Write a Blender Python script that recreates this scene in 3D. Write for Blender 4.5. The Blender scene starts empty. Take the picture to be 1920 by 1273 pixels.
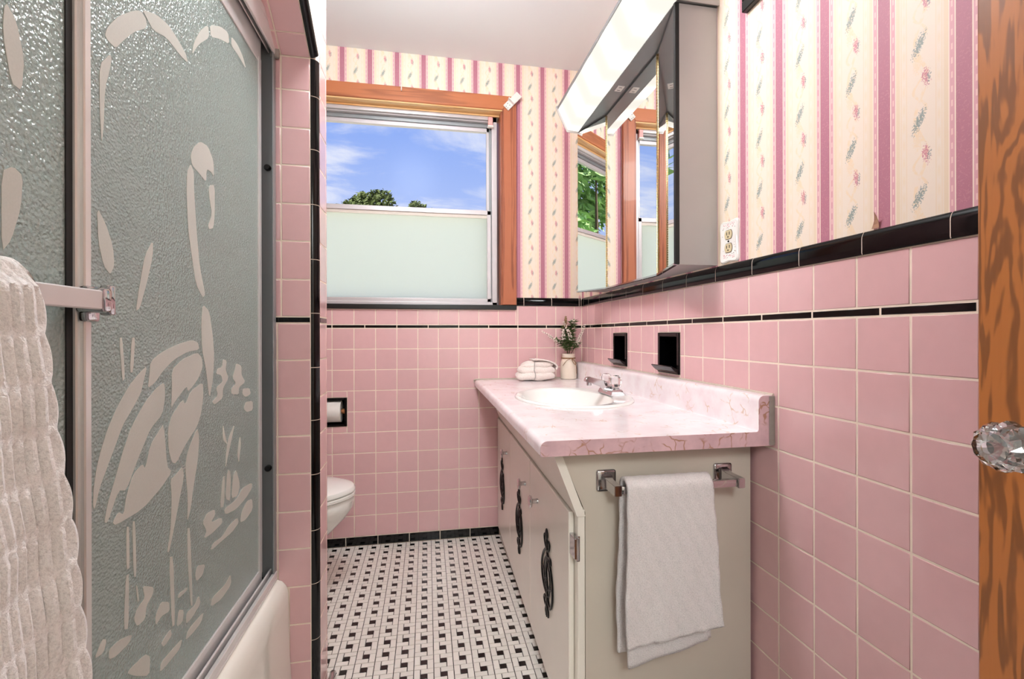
import bpy, bmesh, math, random
from mathutils import Vector, Matrix
random.seed(7)
SC = bpy.context.scene
COL = SC.collection

# ------------------------------------------------------------------ camera
YAW, ROLL, FPX, V0 = 0.1805, -0.0021, 875.6, 627.0
CAM = Vector((-0.878, -2.571, 1.113))
FW = Vector((math.sin(YAW), math.cos(YAW), 0)); RT0 = Vector((math.cos(YAW), -math.sin(YAW), 0)); UP0 = Vector((0, 0, 1))
RT = math.cos(ROLL)*RT0 + math.sin(ROLL)*UP0
UP = -math.sin(ROLL)*RT0 + math.cos(ROLL)*UP0
cd = bpy.data.cameras.new('camera'); cam = bpy.data.objects.new('camera', cd); COL.objects.link(cam)
cd.sensor_width = 36.0; cd.lens = FPX/1920*36.0; cd.shift_y = -(636.5-V0)/1920; cd.clip_start = 0.02
cam.matrix_world = Matrix(((RT.x, UP.x, -FW.x, CAM.x), (RT.y, UP.y, -FW.y, CAM.y), (RT.z, UP.z, -FW.z, CAM.z), (0, 0, 0, 1)))
SC.camera = cam

def ray(u, v): return FW + RT*((u-960)/FPX) - UP*((v-V0)/FPX)
def onx(u, v, x): d = ray(u, v); return CAM + d*((x-CAM.x)/d.x)

# ------------------------------------------------------------------ light, exposure
SC.view_settings.view_transform = 'Standard'; SC.view_settings.look = 'None'
SC.view_settings.exposure = 0.27; SC.view_settings.gamma = 1.0; SC.view_settings.use_curve_mapping = False
SKY_STRENGTH = 0.84
LAMP_STRENGTH = 1.25
HALL_FILL_POWER = 54.0
CEIL_FILL_POWER = 34.0

def lin(c):
    r = []
    for v in c[:3]:
        v /= 255.0
        r.append(v/12.92 if v <= 0.04045 else ((v+0.055)/1.055)**2.4)
    return (r[0], r[1], r[2], 1.0)

# ---- tiny expression helper for shader nodes
class S:
    def __init__(s, t, k): s.t, s.k = t, k
    def _m(s, op, *a):
        n = s.t.nodes.new('ShaderNodeMath'); n.operation = op
        for i, x in enumerate((s,)+a):
            if isinstance(x, S): s.t.links.new(x.k, n.inputs[i])
            else: n.inputs[i].default_value = x
        return S(s.t, n.outputs[0])
    def __add__(s, o): return s._m('ADD', o)
    __radd__ = __add__
    def __sub__(s, o): return s._m('SUBTRACT', o)
    def __rsub__(s, o): return (s*-1.0)+o
    def __mul__(s, o): return s._m('MULTIPLY', o)
    __rmul__ = __mul__
    def __truediv__(s, o): return s._m('DIVIDE', o)
    def frac(s): return s._m('FRACT')
    def abs(s): return s._m('ABSOLUTE')
    def sin(s): return s._m('SINE')
    def gt(s, o): return s._m('GREATER_THAN', o)
    def lt(s, o): return s._m('LESS_THAN', o)
    def mx(s, o): return s._m('MAXIMUM', o)
    def mn(s, o): return s._m('MINIMUM', o)
    def floor(s): return s._m('FLOOR')
    def step(s, a, b):
        n = s.t.nodes.new('ShaderNodeMapRange'); n.interpolation_type = 'SMOOTHSTEP'
        s.t.links.new(s.k, n.inputs[0]); n.inputs[1].default_value = a; n.inputs[2].default_value = b
        return S(s.t, n.outputs[0])
def mixc(t, f, a, b):
    n = t.nodes.new('ShaderNodeMix'); n.data_type = 'RGBA'
    if isinstance(f, S): t.links.new(f.k, n.inputs[0])
    else: n.inputs[0].default_value = f
    for i, c in ((6, a), (7, b)):
        if isinstance(c, tuple): n.inputs[i].default_value = c
        else: t.links.new(c, n.inputs[i])
    return n.outputs[2]
def coords(t, kind='Object'):
    if kind == 'World': k = t.nodes.new('ShaderNodeNewGeometry').outputs['Position']
    else: k = t.nodes.new('ShaderNodeTexCoord').outputs[kind]
    return k
def sep(t, k):
    n = t.nodes.new('ShaderNodeSeparateXYZ'); t.links.new(k, n.inputs[0])
    return [S(t, o) for o in n.outputs]
def comb(t, x, y, z):
    n = t.nodes.new('ShaderNodeCombineXYZ')
    for i, c in enumerate((x, y, z)):
        if isinstance(c, S): t.links.new(c.k, n.inputs[i])
        else: n.inputs[i].default_value = c
    return n.outputs[0]
def noise(t, k, scale, detail=2.0, rough=0.5, dist=0.0, col=False):
    n = t.nodes.new('ShaderNodeTexNoise'); t.links.new(k, n.inputs['Vector'])
    n.inputs['Scale'].default_value = scale; n.inputs['Detail'].default_value = detail
    n.inputs['Roughness'].default_value = rough; n.inputs['Distortion'].default_value = dist
    return n.outputs['Color'] if col else S(t, n.outputs[0])
def voro(t, k, scale, feat='F1', rnd=1.0):
    n = t.nodes.new('ShaderNodeTexVoronoi'); n.feature = feat; t.links.new(k, n.inputs['Vector'])
    n.inputs['Scale'].default_value = scale; n.inputs['Randomness'].default_value = rnd
    return S(t, n.outputs['Distance'])
def scaled(t, k, sx, sy, sz):
    n = t.nodes.new('ShaderNodeMapping'); t.links.new(k, n.inputs[0]); n.inputs['Scale'].default_value = (sx, sy, sz)
    return n.outputs[0]
def new_mat(name):
    m = bpy.data.materials.new(name); m.use_nodes = True; t = m.node_tree
    b = t.nodes['Principled BSDF']; return m, t, b
def setc(t, b, c, inp='Base Color'):
    if isinstance(c, tuple): b.inputs[inp].default_value = c
    else: t.links.new(c.k if isinstance(c, S) else c, b.inputs[inp])
def bump(t, b, h, strength=0.3, dist=0.002):
    n = t.nodes.new('ShaderNodeBump'); n.inputs['Strength'].default_value = strength; n.inputs['Distance'].default_value = dist
    t.links.new(h.k, n.inputs['Height']); t.links.new(n.outputs[0], b.inputs['Normal'])
def simple(name, c, rough=0.5, metal=0.0, coat=0.0, var=0.06, nscale=40.0, bumpv=0.0, bscale=200.0, rnd=0.0):
    m, t, b = new_mat(name)
    k = coords(t, 'World'); c = lin(c)
    d = tuple(x*(1-var*2) for x in c[:3])+(1,)
    col = mixc(t, noise(t, k, nscale, 3), c, d)
    if rnd:
        n = t.nodes.new('ShaderNodeObjectInfo'); h = t.nodes.new('ShaderNodeHueSaturation')
        t.links.new(col, h.inputs['Color']); v = S(t, n.outputs['Random'])*(2*rnd)+(1-rnd)
        t.links.new(v.k, h.inputs['Value']); col = h.outputs[0]
    setc(t, b, col)
    b.inputs['Roughness'].default_value = rough; b.inputs['Metallic'].default_value = metal
    if coat: b.inputs['Coat Weight'].default_value = coat; b.inputs['Coat Roughness'].default_value = 0.05
    if bumpv: bump(t, b, noise(t, k, bscale, 2), bumpv, 0.002)
    return m

# ------------------------------------------------------------------ sky
w = bpy.data.worlds.new('sky'); SC.world = w; w.use_nodes = True
t = w.node_tree; bg = t.nodes['Background']
gx, gy, gz = sep(t, coords(t, 'Generated'))
zz = gz.mx(0.0)
base = mixc(t, zz.step(0.0, 0.55), lin((202, 216, 252)), lin((126, 164, 244)))
den = gz.mx(0.0)+0.22
pv = comb(t, gx/den, gy/den, 0.0)
pv2 = scaled(t, pv, 1.0, 2.1, 1.0)
cir = noise(t, pv2, 1.5, 7, 0.62, 0.9).step(0.42, 0.68)
cum = noise(t, comb(t, gx*1.0, gy*1.0, gz*2.2), 6.0, 6, 0.55).step(0.46, 0.54)*(gz.step(0.30, 0.16))
cl = (cir*0.75).mx(cum*0.95)
sky = mixc(t, cl, base, lin((252, 252, 255)))
gr = mixc(t, gz.step(-0.03, 0.0), lin((120, 135, 95)), sky)
t.links.new(gr, bg.inputs[0]); bg.inputs[1].default_value = SKY_STRENGTH

sd = bpy.data.lights.new('sun', 'SUN'); sun = bpy.data.objects.new('sun', sd); COL.objects.link(sun)
sd.energy = 11.0; sd.angle = math.radians(0.6); sd.color = (1.0, 0.95, 0.86)
sun.rotation_euler = Vector((0.35, 0.75, -0.75)).to_track_quat('-Z', 'Y').to_euler()

hd = bpy.data.lights.new('hall_fill', 'POINT'); hl = bpy.data.objects.new('hall_fill', hd); COL.objects.link(hl)
hd.shadow_soft_size = 0.22; hd.energy = HALL_FILL_POWER; hd.color = (0.93, 0.985, 1.0)
hl.location = (-0.82, -3.55, 1.95)  # unseen fill light added beyond the doorway to brighten the room
ld = bpy.data.lights.new('ceiling_fill', 'POINT'); ll = bpy.data.objects.new('ceiling_fill', ld); COL.objects.link(ll)
ld.shadow_soft_size = 0.16; ld.energy = CEIL_FILL_POWER; ld.color = (0.93, 0.985, 1.0)
ll.location = (-0.98, -1.22, 2.42)  # added fill light under the ceiling, out of view, with no fixture

# ------------------------------------------------------------------ materials
M = {}
M['pink'] = simple('pink_glazed_tile', (232, 187, 188), 0.13, 0, 0.3, 0.035, 30, 0.05, 22, 0.035)
M['black'] = simple('black_glazed_tile', (6, 6, 8), 0.1, 0, 0.0, 0.2, 30, 0.08, 18, 0.3)
M['black'].node_tree.nodes['Principled BSDF'].inputs['Specular IOR Level'].default_value = 0.35
M['grout'] = simple('cream_grout', (252, 234, 216), 0.85, 0, 0, 0.05, 60)
M['ceiling'] = simple('ceiling_paint', (240, 243, 245), 0.85, 0, 0, 0.01, 6)
M['plaster'] = simple('hall_plaster', (232, 226, 216), 0.85, 0, 0, 0.02, 6)
M['white_tile'] = simple('white_mosaic_tile', (243, 236, 228), 0.22, 0, 0.2, 0.03, 50, 0, 1, 0.05)
M['black_mosaic'] = simple('black_mosaic_tile', (16, 13, 13), 0.2, 0, 0.2, 0.1, 50, 0, 1, 0.2)
M['dark_grout'] = simple('dark_floor_grout', (46, 36, 32), 0.9, 0, 0, 0.2, 30)
M['porcelain'] = simple('white_porcelain', (247, 245, 240), 0.08, 0, 0.4, 0.01, 5)
M['bath'] = simple('bath_enamel', (246, 240, 230), 0.12, 0, 0.4, 0.02, 4)
M['chrome'] = simple('chrome', (205, 203, 205), 0.09, 1.0, 0, 0.04, 30)
M['alu'] = simple('satin_aluminium', (236, 234, 233), 0.26, 0.4, 0, 0.06, 12)
M['alu_dark'] = simple('grey_aluminium_channel', (150, 154, 156), 0.35, 0.45, 0, 0.06, 12)
M['winalu'] = simple('window_aluminium', (206, 200, 202), 0.4, 0.35, 0, 0.04, 12)
M['gasket'] = simple('black_gasket', (16, 15, 15), 0.6)
M['cream'] = simple('cream_cabinet_paint', (249, 242, 230), 0.28, 0, 0.1, 0.025, 9, 0.03, 60)
M['cream_end'] = simple('greyer_cream_panel', (216, 205, 190), 0.4, 0, 0.05, 0.05, 5, 0.03, 60)  # greyer and darker cream than the cabinet doors
M['cab_side'] = simple('grey_enamel', (182, 176, 173), 0.4, 0.1, 0, 0.05, 9)
M['iron'] = simple('black_cast_iron', (15, 14, 14), 0.35, 0.4, 0, 0.2, 60, 0.3, 250)
M['rubber'] = simple('black_rubber', (12, 12, 13), 0.5)
M['white_plastic'] = simple('white_plastic', (238, 232, 226), 0.4)
M['pink_plastic'] = simple('pink_plastic', (232, 170, 165), 0.4)
M['jar'] = simple('cream_glazed_jar', (240, 226, 208), 0.3, 0, 0.2, 0.03, 30)
M['twine'] = simple('jute_twine', (168, 122, 78), 0.9, 0, 0, 0.2, 300)
M['string'] = simple('grey_string', (190, 180, 176), 0.9)
M['leaf'] = simple('green_leaf', (98, 122, 66), 0.55, 0, 0, 0.25, 60)
M['stem'] = simple('olive_stem', (92, 100, 58), 0.6, 0, 0, 0.2, 60)
M['blossom'] = simple('cream_blossom', (252, 236, 224), 0.7, 0, 0, 0.08, 150)
M['dry'] = simple('dried_bud', (176, 142, 96), 0.8, 0, 0, 0.2, 150)
M['paper'] = simple('toilet_paper', (244, 240, 234), 0.9)
M['roller'] = simple('wooden_roller', (176, 112, 60), 0.5)
M['caulk'] = simple('old_caulk', (214, 200, 184), 0.7, 0, 0, 0.15, 40)
M['caulk_grey'] = simple('grey_caulk', (168, 158, 150), 0.7, 0, 0, 0.2, 40)
M['frame_black'] = simple('black_painted_frame', (18, 17, 16), 0.35)
M['brass'] = simple('pale_brass', (214, 186, 130), 0.25, 1.0, 0, 0.1, 300)
M['foliage'] = simple('tree_foliage', (84, 98, 46), 0.7, 0, 0, 0.3, 2)
M['bush'] = simple('bright_foliage', (176, 216, 140), 0.7, 0, 0, 0.3, 2)
M['bark'] = simple('bark', (92, 74, 56), 0.9, 0, 0, 0.3, 6)
M['bounce_ground'] = simple('pale_bounce_ground', (205, 206, 184), 0.95, 0, 0, 0.2, 1)  # ground colour paled so it bounces more light onto the frosted pane
M['ivory'] = simple('ivory_bakelite', (222, 206, 166), 0.4)
M['slot'] = simple('dark_slot', (14, 12, 10), 0.6)
M['petal'] = simple('painted_pink_petal', (222, 150, 160), 0.4)
M['sprig'] = simple('painted_grey_leaf', (112, 98, 88), 0.4)
M['frame_iv'] = simple('ivory_panel', (226, 216, 204), 0.5)

def wood(name, a, b_, axis, scale=1.0, ring=26.0, rough=0.4, coat=0.15, along=0.9, perp=None, per_=400.0):
    m, t, b = new_mat(name)
    k = coords(t, 'World'); st = [9.0, 9.0, 9.0]; st[axis] = along
    kk = scaled(t, k, *[s*scale for s in st])
    n1 = noise(t, kk, 1.0, 3, 0.5, 0.35)
    rings = (n1*ring).sin().abs() if perp is None else ((n1*ring)+sep(t, k)[perp]*per_).sin()*0.5+0.5
    fine = noise(t, scaled(t, k, *[(260.0 if i != axis else 7.0) for i in range(3)]), 1.0, 2)
    blot = noise(t, k, 7.0*scale, 3)
    f = (rings.step(0.0, 0.75)*0.62+fine*0.25+blot*0.2).step(0.15, 0.95)
    col = mixc(t, f, lin(b_), lin(a))
    setc(t, b, col); b.inputs['Roughness'].default_value = rough; b.inputs['Coat Weight'].default_value = coat
    bump(t, b, fine, 0.06, 0.001)
    return m
M['cedar_x'] = wood('cedar_casing_across', (188, 112, 68), (158, 90, 52), 0, 2.4, 9, 0.45, 0.08, 0.5)
M['cedar_z'] = wood('cedar_casing_upright', (180, 104, 68), (142, 74, 46), 2, 2.4, 11, 0.45, 0.08, 0.5)
M['jamb'] = wood('pale_cedar_jamb', (242, 198, 140), (226, 168, 104), 0, 1.6, 12)
M['doorwood'] = wood('varnished_fir_door', (176, 106, 52), (126, 76, 40), 2, 3.6, 34, 0.35, 0.2, 1.3, 1, 170.0)

# terry and knit
def terry(name, c, sc=420.0, strength=0.9, d=0.004):
    m, t, b = new_mat(name); k = coords(t, 'World')
    n = noise(t, k, sc, 2, 0.7); c = lin(c)
    setc(t, b, mixc(t, n.step(0.25, 0.6), tuple(x*0.8 for x in c[:3])+(1,), c))
    b.inputs['Roughness'].default_value = 0.95; b.inputs['Sheen Weight'].default_value = 0.25
    bump(t, b, n, strength, d); return m
M['terry'] = terry('white_terry', (247, 240, 238))
M['knit'] = terry('white_knit', (246, 244, 242), 300, 0.5, 0.004)
M['cotton'] = terry('pale_cotton', (250, 238, 230), 260, 0.3, 0.002)

# laminate
def laminate(name, base, blot, vein, vmask):
    m, t, b = new_mat(name); k = coords(t, 'World')
    nd = noise(t, k, 9.0, 3, 0.6, 0, True)
    mm = t.nodes.new('ShaderNodeMix'); mm.data_type = 'VECTOR'; mm.inputs[0].default_value = 0.09
    t.links.new(k, mm.inputs[4]); t.links.new(nd, mm.inputs[5])
    v = voro(t, mm.outputs[1], 24.0, 'DISTANCE_TO_EDGE')
    mask = noise(t, k, 13.0, 3, 0.6).step(vmask, vmask+0.12)
    veins = v.step(0.05, 0.012)*mask
    c = mixc(t, noise(t, scaled(t, k, 1, 1, 1), 12.0, 4, 0.6).step(0.35, 0.7), lin(base), lin(blot))
    setc(t, b, mixc(t, veins*0.75, c, lin(vein)))
    b.inputs['Roughness'].default_value = 0.22; b.inputs['Coat Weight'].default_value = 0.2
    return m
M['laminate'] = laminate('pink_marbled_laminate', (250, 243, 244), (243, 228, 231), (218, 186, 158), 0.52)
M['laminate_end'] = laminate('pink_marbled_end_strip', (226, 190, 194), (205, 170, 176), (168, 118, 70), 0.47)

# wallpaper: stripes + sprays
def wallpaper(name, axis, per, off, tone=1.0, step_at=None):
    m, t, b = new_mat(name); k = coords(t, 'World'); xyz = sep(t, k)
    u = xyz[axis]; z = xyz[2]
    if step_at is not None: u = u+u.gt(step_at[0])*step_at[1]
    s = ((u-off)/per+200.0)
    tt = (s+0.5).frac()-0.5            # 0 at the middle of the mauve stripe
    a = tt.abs()
    cell = (s+0.0).floor()
    cream, ivory = lin((235, 216, 189)), lin((240, 226, 209))
    mauve, pink, pale = lin((182, 118, 136)), lin((222, 168, 176)), lin((248, 230, 214))
    c = mixc(t, a.step(0.215, 0.235), cream, ivory)
    # thin tan hairlines inside the cream band
    hl = ((a-0.245).abs().lt(0.006)).mx((a-0.315).abs().lt(0.006))
    c = mixc(t, hl*0.55, c, lin((236, 212, 178)))
    beads = ((z*190.0).sin()*0.5+0.5)*((a-0.28).abs().lt(0.018))
    c = mixc(t, beads*0.5, c, lin((238, 218, 186)))
    c = mixc(t, a.lt(0.172), c, pale)
    c = mixc(t, a.lt(0.158), c, pink)
    dots = ((z*260.0).sin()).gt(0.2)*((a-0.132).abs().lt(0.010))
    c = mixc(t, dots*0.7, c, lin((246, 214, 206)))
    c = mixc(t, a.lt(0.102), c, pale)
    vine = noise(t, comb(t, tt*9.0, 0.0, z*60.0), 3.0, 2, 0.5, 1.5).step(0.55, 0.62)
    mv = mixc(t, vine*0.35, mauve, lin((206, 146, 156)))
    c = mixc(t, a.lt(0.088), c, mv)
    # sprays in the ivory band
    uu = (s.frac()-0.5)*per            # metres from the band middle
    wob = noise(t, k, 330.0, 3, 0.6)
    pz = abs(per); sg = 1.0 if per > 0 else -1.0
    uu = uu*sg                          # to the right as seen from the room
    scr = (((z/pz+0.33)*6.2832).sin()*0.010+uu).abs().lt(0.0032)
    scr2 = (((z/pz+0.1)*12.566).sin()*0.011-uu-0.002).abs().lt(0.0026)
    sm = (scr.mx(scr2))*noise(t, k, 80.0, 2).step(0.36, 0.55)
    c = mixc(t, sm*0.7, c, lin((240, 217, 182)))
    def spray(du, ph, au, av, sl, col, thr, mixv, c):
        zz = ((z/pz+ph).frac()-0.5)*pz
        ux = uu-du-zz*sl
        g = 1.0-(ux/au)*(ux/au)-(zz/av)*(zz/av)
        f = (g.mx(0.0)*0.27+wob).step(thr-0.05, thr+0.09)*g.gt(0.0)
        return mixc(t, f*mixv, c, lin(col))
    c = spray(-0.006, 0.87, 0.011, 0.026, 0.0, (240, 216, 180), 0.66, 0.6, c)
    c = spray(-0.003, 0.62, 0.0115, 0.028, 0.42, (116, 140, 138), 0.66, 0.82, c)
    c = spray(0.009, 0.08, 0.0098, 0.023, -0.10, (202, 116, 138), 0.66, 0.82, c)
    c = spray(0.014, 0.10, 0.005, 0.016, 0.1, (134, 156, 150), 0.70, 0.75, c)
    setc(t, b, c); b.inputs['Roughness'].default_value = 0.55
    return m
M['paper_right'] = wallpaper('striped_wallpaper_right', 1, -0.1377, -1.3925)
M['paper_far'] = wallpaper('striped_wallpaper_far', 0, 0.1402, -1.3123, 1.0, (-0.425, 0.040))

# glass & lamp
def obscure(name):
    m, t, b = new_mat(name); k = coords(t, 'World')
    h = voro(t, k, 230.0, 'SMOOTH_F1')+noise(t, k, 330.0, 2)*0.6
    setc(t, b, lin((210, 231, 226))); b.inputs['Roughness'].default_value = 0.10; b.inputs['Specular IOR Level'].default_value = 1.0
    b.inputs['IOR'].default_value = 1.75; b.inputs['Transmission Weight'].default_value = 0.55
    bump(t, b, h, 0.75, 0.0035); return m
M['obscure'] = obscure('hammered_obscure_glass')
m, t, b = new_mat('etched_glass'); setc(t, b, mixc(t, noise(t, coords(t, 'World'), 400.0, 2), lin((204, 203, 195)), lin((190, 190, 182))))
b.inputs['Roughness'].default_value = 0.5; M['etched'] = m
m, t, b = new_mat('frosted_film'); out = t.nodes['Material Output']
tr = t.nodes.new('ShaderNodeBsdfTranslucent'); mx = t.nodes.new('ShaderNodeMixShader'); mx.inputs[0].default_value = 0.88
tr.inputs[0].default_value = lin((252, 253, 246))
setc(t, b, mixc(t, noise(t, coords(t, 'World'), 300.0, 2), lin((232, 236, 226)), lin((220, 226, 214)))); b.inputs['Roughness'].default_value = 0.35
t.links.new(b.outputs[0], mx.inputs[1]); t.links.new(tr.outputs[0], mx.inputs[2]); t.links.new(mx.outputs[0], out.inputs[0]); M['frost'] = m
m, t, b = new_mat('clear_pane'); out = t.nodes['Material Output']
tp = t.nodes.new('ShaderNodeBsdfTransparent'); gl = t.nodes.new('ShaderNodeBsdfGlossy'); gl.inputs['Roughness'].default_value = 0.2
mx = t.nodes.new('ShaderNodeMixShader'); mx.inputs[0].default_value = 0.0015
t.links.new(tp.outputs[0], mx.inputs[1]); t.links.new(gl.outputs[0], mx.inputs[2]); t.links.new(mx.outputs[0], out.inputs[0]); M['pane'] = m
m, t, b = new_mat('crystal'); b.inputs['Base Color'].default_value = (0.97, 0.97, 0.97, 1); b.inputs['Roughness'].default_value = 0.02; b.inputs['Transmission Weight'].default_value = 1.0; b.inputs['IOR'].default_value = 1.5
bump(t, b, noise(t, coords(t, 'World'), 60.0, 1), 0.05, 0.001); M['crystal'] = m
m, t, b = new_mat('mirror'); b.inputs['Base Color'].default_value = (0.92, 0.93, 0.92, 1); b.inputs['Metallic'].default_value = 1.0; b.inputs['Roughness'].default_value = 0.0
M['mirror'] = m
m, t, b = new_mat('lit_diffuser'); out = t.nodes['Material Output']; em = t.nodes.new('ShaderNodeEmission')
px, py, pz = sep(t, coords(t, 'World'))
hot = (((py+0.40)/0.20*6.2832).sin()*0.5+0.5)
em.inputs[0].default_value = lin((255, 247, 236)); st = hot*hot*(0.5*LAMP_STRENGTH)+LAMP_STRENGTH*0.7
LAMP_NODE = em
t.links.new(st.k, em.inputs[1]); t.links.new(em.outputs[0], out.inputs[0]); M['lamp'] = m

# ------------------------------------------------------------------ geometry helpers
def wloc(o):
    v = Vector((0, 0, 0))
    while o is not None: v = v+o.location; o = o.parent
    return v
def link(name, me, mat, parent=None, loc=None):
    o = bpy.data.objects.new(name, me); COL.objects.link(o)
    if parent is not None: o.parent = parent
    if loc is not None: o.location = loc
    if mat is not None and not me.materials:
        for x in (mat if isinstance(mat, (list, tuple)) else [mat]): me.materials.append(M[x] if isinstance(x, str) else x)
    return o
def obj(name, bm, mat, parent=None, smooth=False, origin=None):
    if smooth:
        for f in bm.faces: f.smooth = True
    base = wloc(parent) if parent is not None else Vector((0, 0, 0))
    if origin is None: origin = base
    origin = Vector(origin)
    bmesh.ops.translate(bm, verts=bm.verts, vec=-origin)
    bmesh.ops.recalc_face_normals(bm, faces=bm.faces)
    me = bpy.data.meshes.new(name); bm.to_mesh(me); bm.free()
    if smooth:
        try: me.set_sharp_from_angle(angle=math.radians(38))
        except Exception: pass
    return link(name, me, mat, parent, origin-base)
def tag(o, label=None, cat=None, group=None, kind=None):
    if label: o['label'] = label
    if cat: o['category'] = cat
    if group: o['group'] = group
    if kind: o['kind'] = kind
    return o
def thing(name, loc, label, cat, group=None, kind=None):
    o = bpy.data.objects.new(name, None); COL.objects.link(o); o.location = loc; o.empty_display_size = 0.05
    return tag(o, label, cat, group, kind)
def NB(): return bmesh.new()
def box(bm, x0, x1, y0, y1, z0, z1, bev=0.0, seg=2):
    r = bmesh.ops.create_cube(bm, size=1.0); vs = r['verts']
    bmesh.ops.scale(bm, vec=(abs(x1-x0), abs(y1-y0), abs(z1-z0)), verts=vs)
    bmesh.ops.translate(bm, vec=((x0+x1)/2, (y0+y1)/2, (z0+z1)/2), verts=vs)
    if bev > 0:
        es = list({e for v in vs for e in v.link_edges})
        bmesh.ops.bevel(bm, geom=es, offset=bev, segments=seg, affect='EDGES', profile=0.5)
    return bm
def prism(bm, pts, vec):
    """extrude the closed polygon pts (3D points) along vec"""
    vec = Vector(vec); a = [bm.verts.new(Vector(p)) for p in pts]; b_ = [bm.verts.new(Vector(p)+vec) for p in pts]
    n = len(pts)
    try: bm.faces.new(a)
    except ValueError: pass
    try: bm.faces.new(list(reversed(b_)))
    except ValueError: pass
    for i in range(n):
        try: bm.faces.new((a[i], b_[i], b_[(i+1) % n], a[(i+1) % n]))
        except ValueError: pass
    return bm
def lathe(bm, prof, axis='z', c=(0, 0, 0), seg=32, sx=1.0, sy=1.0, cap=True):
    """prof: list of (r, h)"""
    c = Vector(c); rings = []
    def P(r, h, a):
        p, q = r*math.cos(a)*sx, r*math.sin(a)*sy
        if axis == 'z': return c+Vector((p, q, h))
        if axis == 'x': return c+Vector((h, p, q))
        return c+Vector((p, h, q))
    for r, h in prof:
        if r < 1e-6: rings.append([bm.verts.new(P(0, h, 0))])
        else: rings.append([bm.verts.new(P(r, h, 2*math.pi*i/seg)) for i in range(seg)])
    for A, B in zip(rings, rings[1:]):
        for i in range(seg):
            j = (i+1) % seg
            if len(A) == 1 and len(B) == 1: continue
            if len(A) == 1: bm.faces.new((A[0], B[i], B[j]))
            elif len(B) == 1: bm.faces.new((A[i], A[j], B[0]))
            else: bm.faces.new((A[i], A[j], B[j], B[i]))
    if cap:
        for R_ in (rings[0], rings[-1]):
            if len(R_) > 2:
                try: bm.faces.new(R_)
                except ValueError: pass
    return bm
def catmull(P, n=6):
    P = [Vector(p) for p in P]
    if len(P) < 3: return P
    out = []
    for i in range(len(P)-1):
        p0 = P[i-1] if i else P[0]*2-P[1]; p1, p2 = P[i], P[i+1]
        p3 = P[i+2] if i+2 < len(P) else P[-1]*2-P[-2]
        for k in range(n):
            u = k/n
            out.append(0.5*((2*p1)+(p2-p0)*u+(2*p0-5*p1+4*p2-p3)*u*u+(3*p1-p0-3*p2+p3)*u**3))
    out.append(P[-1]); return out
def tube(bm, pts, r, seg=8, r2=None, flat=None, up=None):
    """sweep a circle (or a flattened one) along pts; r..r2 tapers"""
    pts = [Vector(p) for p in pts]; n = len(pts); rings = []
    for i, p in enumerate(pts):
        d = (pts[min(i+1, n-1)]-pts[max(i-1, 0)])
        if d.length < 1e-9: d = Vector((0, 0, 1))
        d.normalize()
        ref = Vector(up) if up is not None else (Vector((0, 0, 1)) if abs(d.z) < 0.9 else Vector((1, 0, 0)))
        s_ = d.cross(ref)
        if s_.length < 1e-6: s_ = d.cross(Vector((0.3, 1, 0.2)))
        s_.normalize(); q = s_.cross(d)
        rr = r if r2 is None else r+(r2-r)*i/max(1, n-1)
        rings.append([bm.verts.new(p+s_*(rr*math.cos(2*math.pi*k/seg))+q*(rr*(flat or 1.0)*math.sin(2*math.pi*k/seg))) for k in range(seg)])
    for A, B in zip(rings, rings[1:]):
        for k in range(seg): bm.faces.new((A[k], A[(k+1) % seg], B[(k+1) % seg], B[k]))
    bm.faces.new(rings[0]); bm.faces.new(list(reversed(rings[-1])))
    return bm
def sheet(bm, grid, closed=False):
    V = [[bm.verts.new(Vector(p)) for p in row] for row in grid]
    for i in range(len(V)-1):
        for j in range(len(V[0])-1): bm.faces.new((V[i][j], V[i][j+1], V[i+1][j+1], V[i+1][j]))
    return bm
def solidify(o, th, off=0.0, sub=0):
    md = o.modifiers.new('thickness', 'SOLIDIFY'); md.thickness = th; md.offset = off
    if sub:
        s_ = o.modifiers.new('smooth', 'SUBSURF'); s_.levels = sub; s_.render_levels = sub
    return o
def cut_rect(r, holes):
    """r=(a0,a1,b0,b1) minus holes -> list of rects"""
    out = [r]
    for h in holes:
        nxt = []
        for a0, a1, b0, b1 in out:
            if h[1] <= a0+1e-6 or h[0] >= a1-1e-6 or h[3] <= b0+1e-6 or h[2] >= b1-1e-6: nxt.append((a0, a1, b0, b1)); continue
            if h[0] > a0: nxt.append((a0, h[0], b0, b1))
            if h[1] < a1: nxt.append((h[1], a1, b0, b1))
            m0, m1 = max(a0, h[0]), min(a1, h[1])
            if h[2] > b0: nxt.append((m0, m1, b0, h[2]))
            if h[3] < b1: nxt.append((m0, m1, h[3], b1))
        out = nxt
    return out

T = 0.11; G = 0.0041; GB = 0.0008; Z0 = 1.1473        # tile pitch, grout joint, top of the field under the liner
_tc = {}
def tile_mesh(w_, h_, mat, th=0.007, bev=0.0015):
    key = (round(w_, 4), round(h_, 4), mat)
    if key in _tc: return _tc[key]
    bm = NB(); box(bm, -w_/2, w_/2, -th*0.45, th*0.55, -h_/2, h_/2)
    fr = [e for e in bm.edges if all(v.co.y < 0 for v in e.verts)]
    bmesh.ops.bevel(bm, geom=fr, offset=min(bev, w_*0.2, h_*0.2), segments=2, affect='EDGES', profile=0.6)
    bmesh.ops.recalc_face_normals(bm, faces=bm.faces)
    for f in bm.faces: f.smooth = abs(f.normal.y) < 0.98 and f.normal.y < -0.05
    me = bpy.data.meshes.new('tile'); bm.to_mesh(me); bm.free(); me.materials.append(M[mat]); _tc[key] = me
    return me
FACE = {'-y': 0.0, '-x': -math.pi/2, '+x': math.pi/2}
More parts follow.
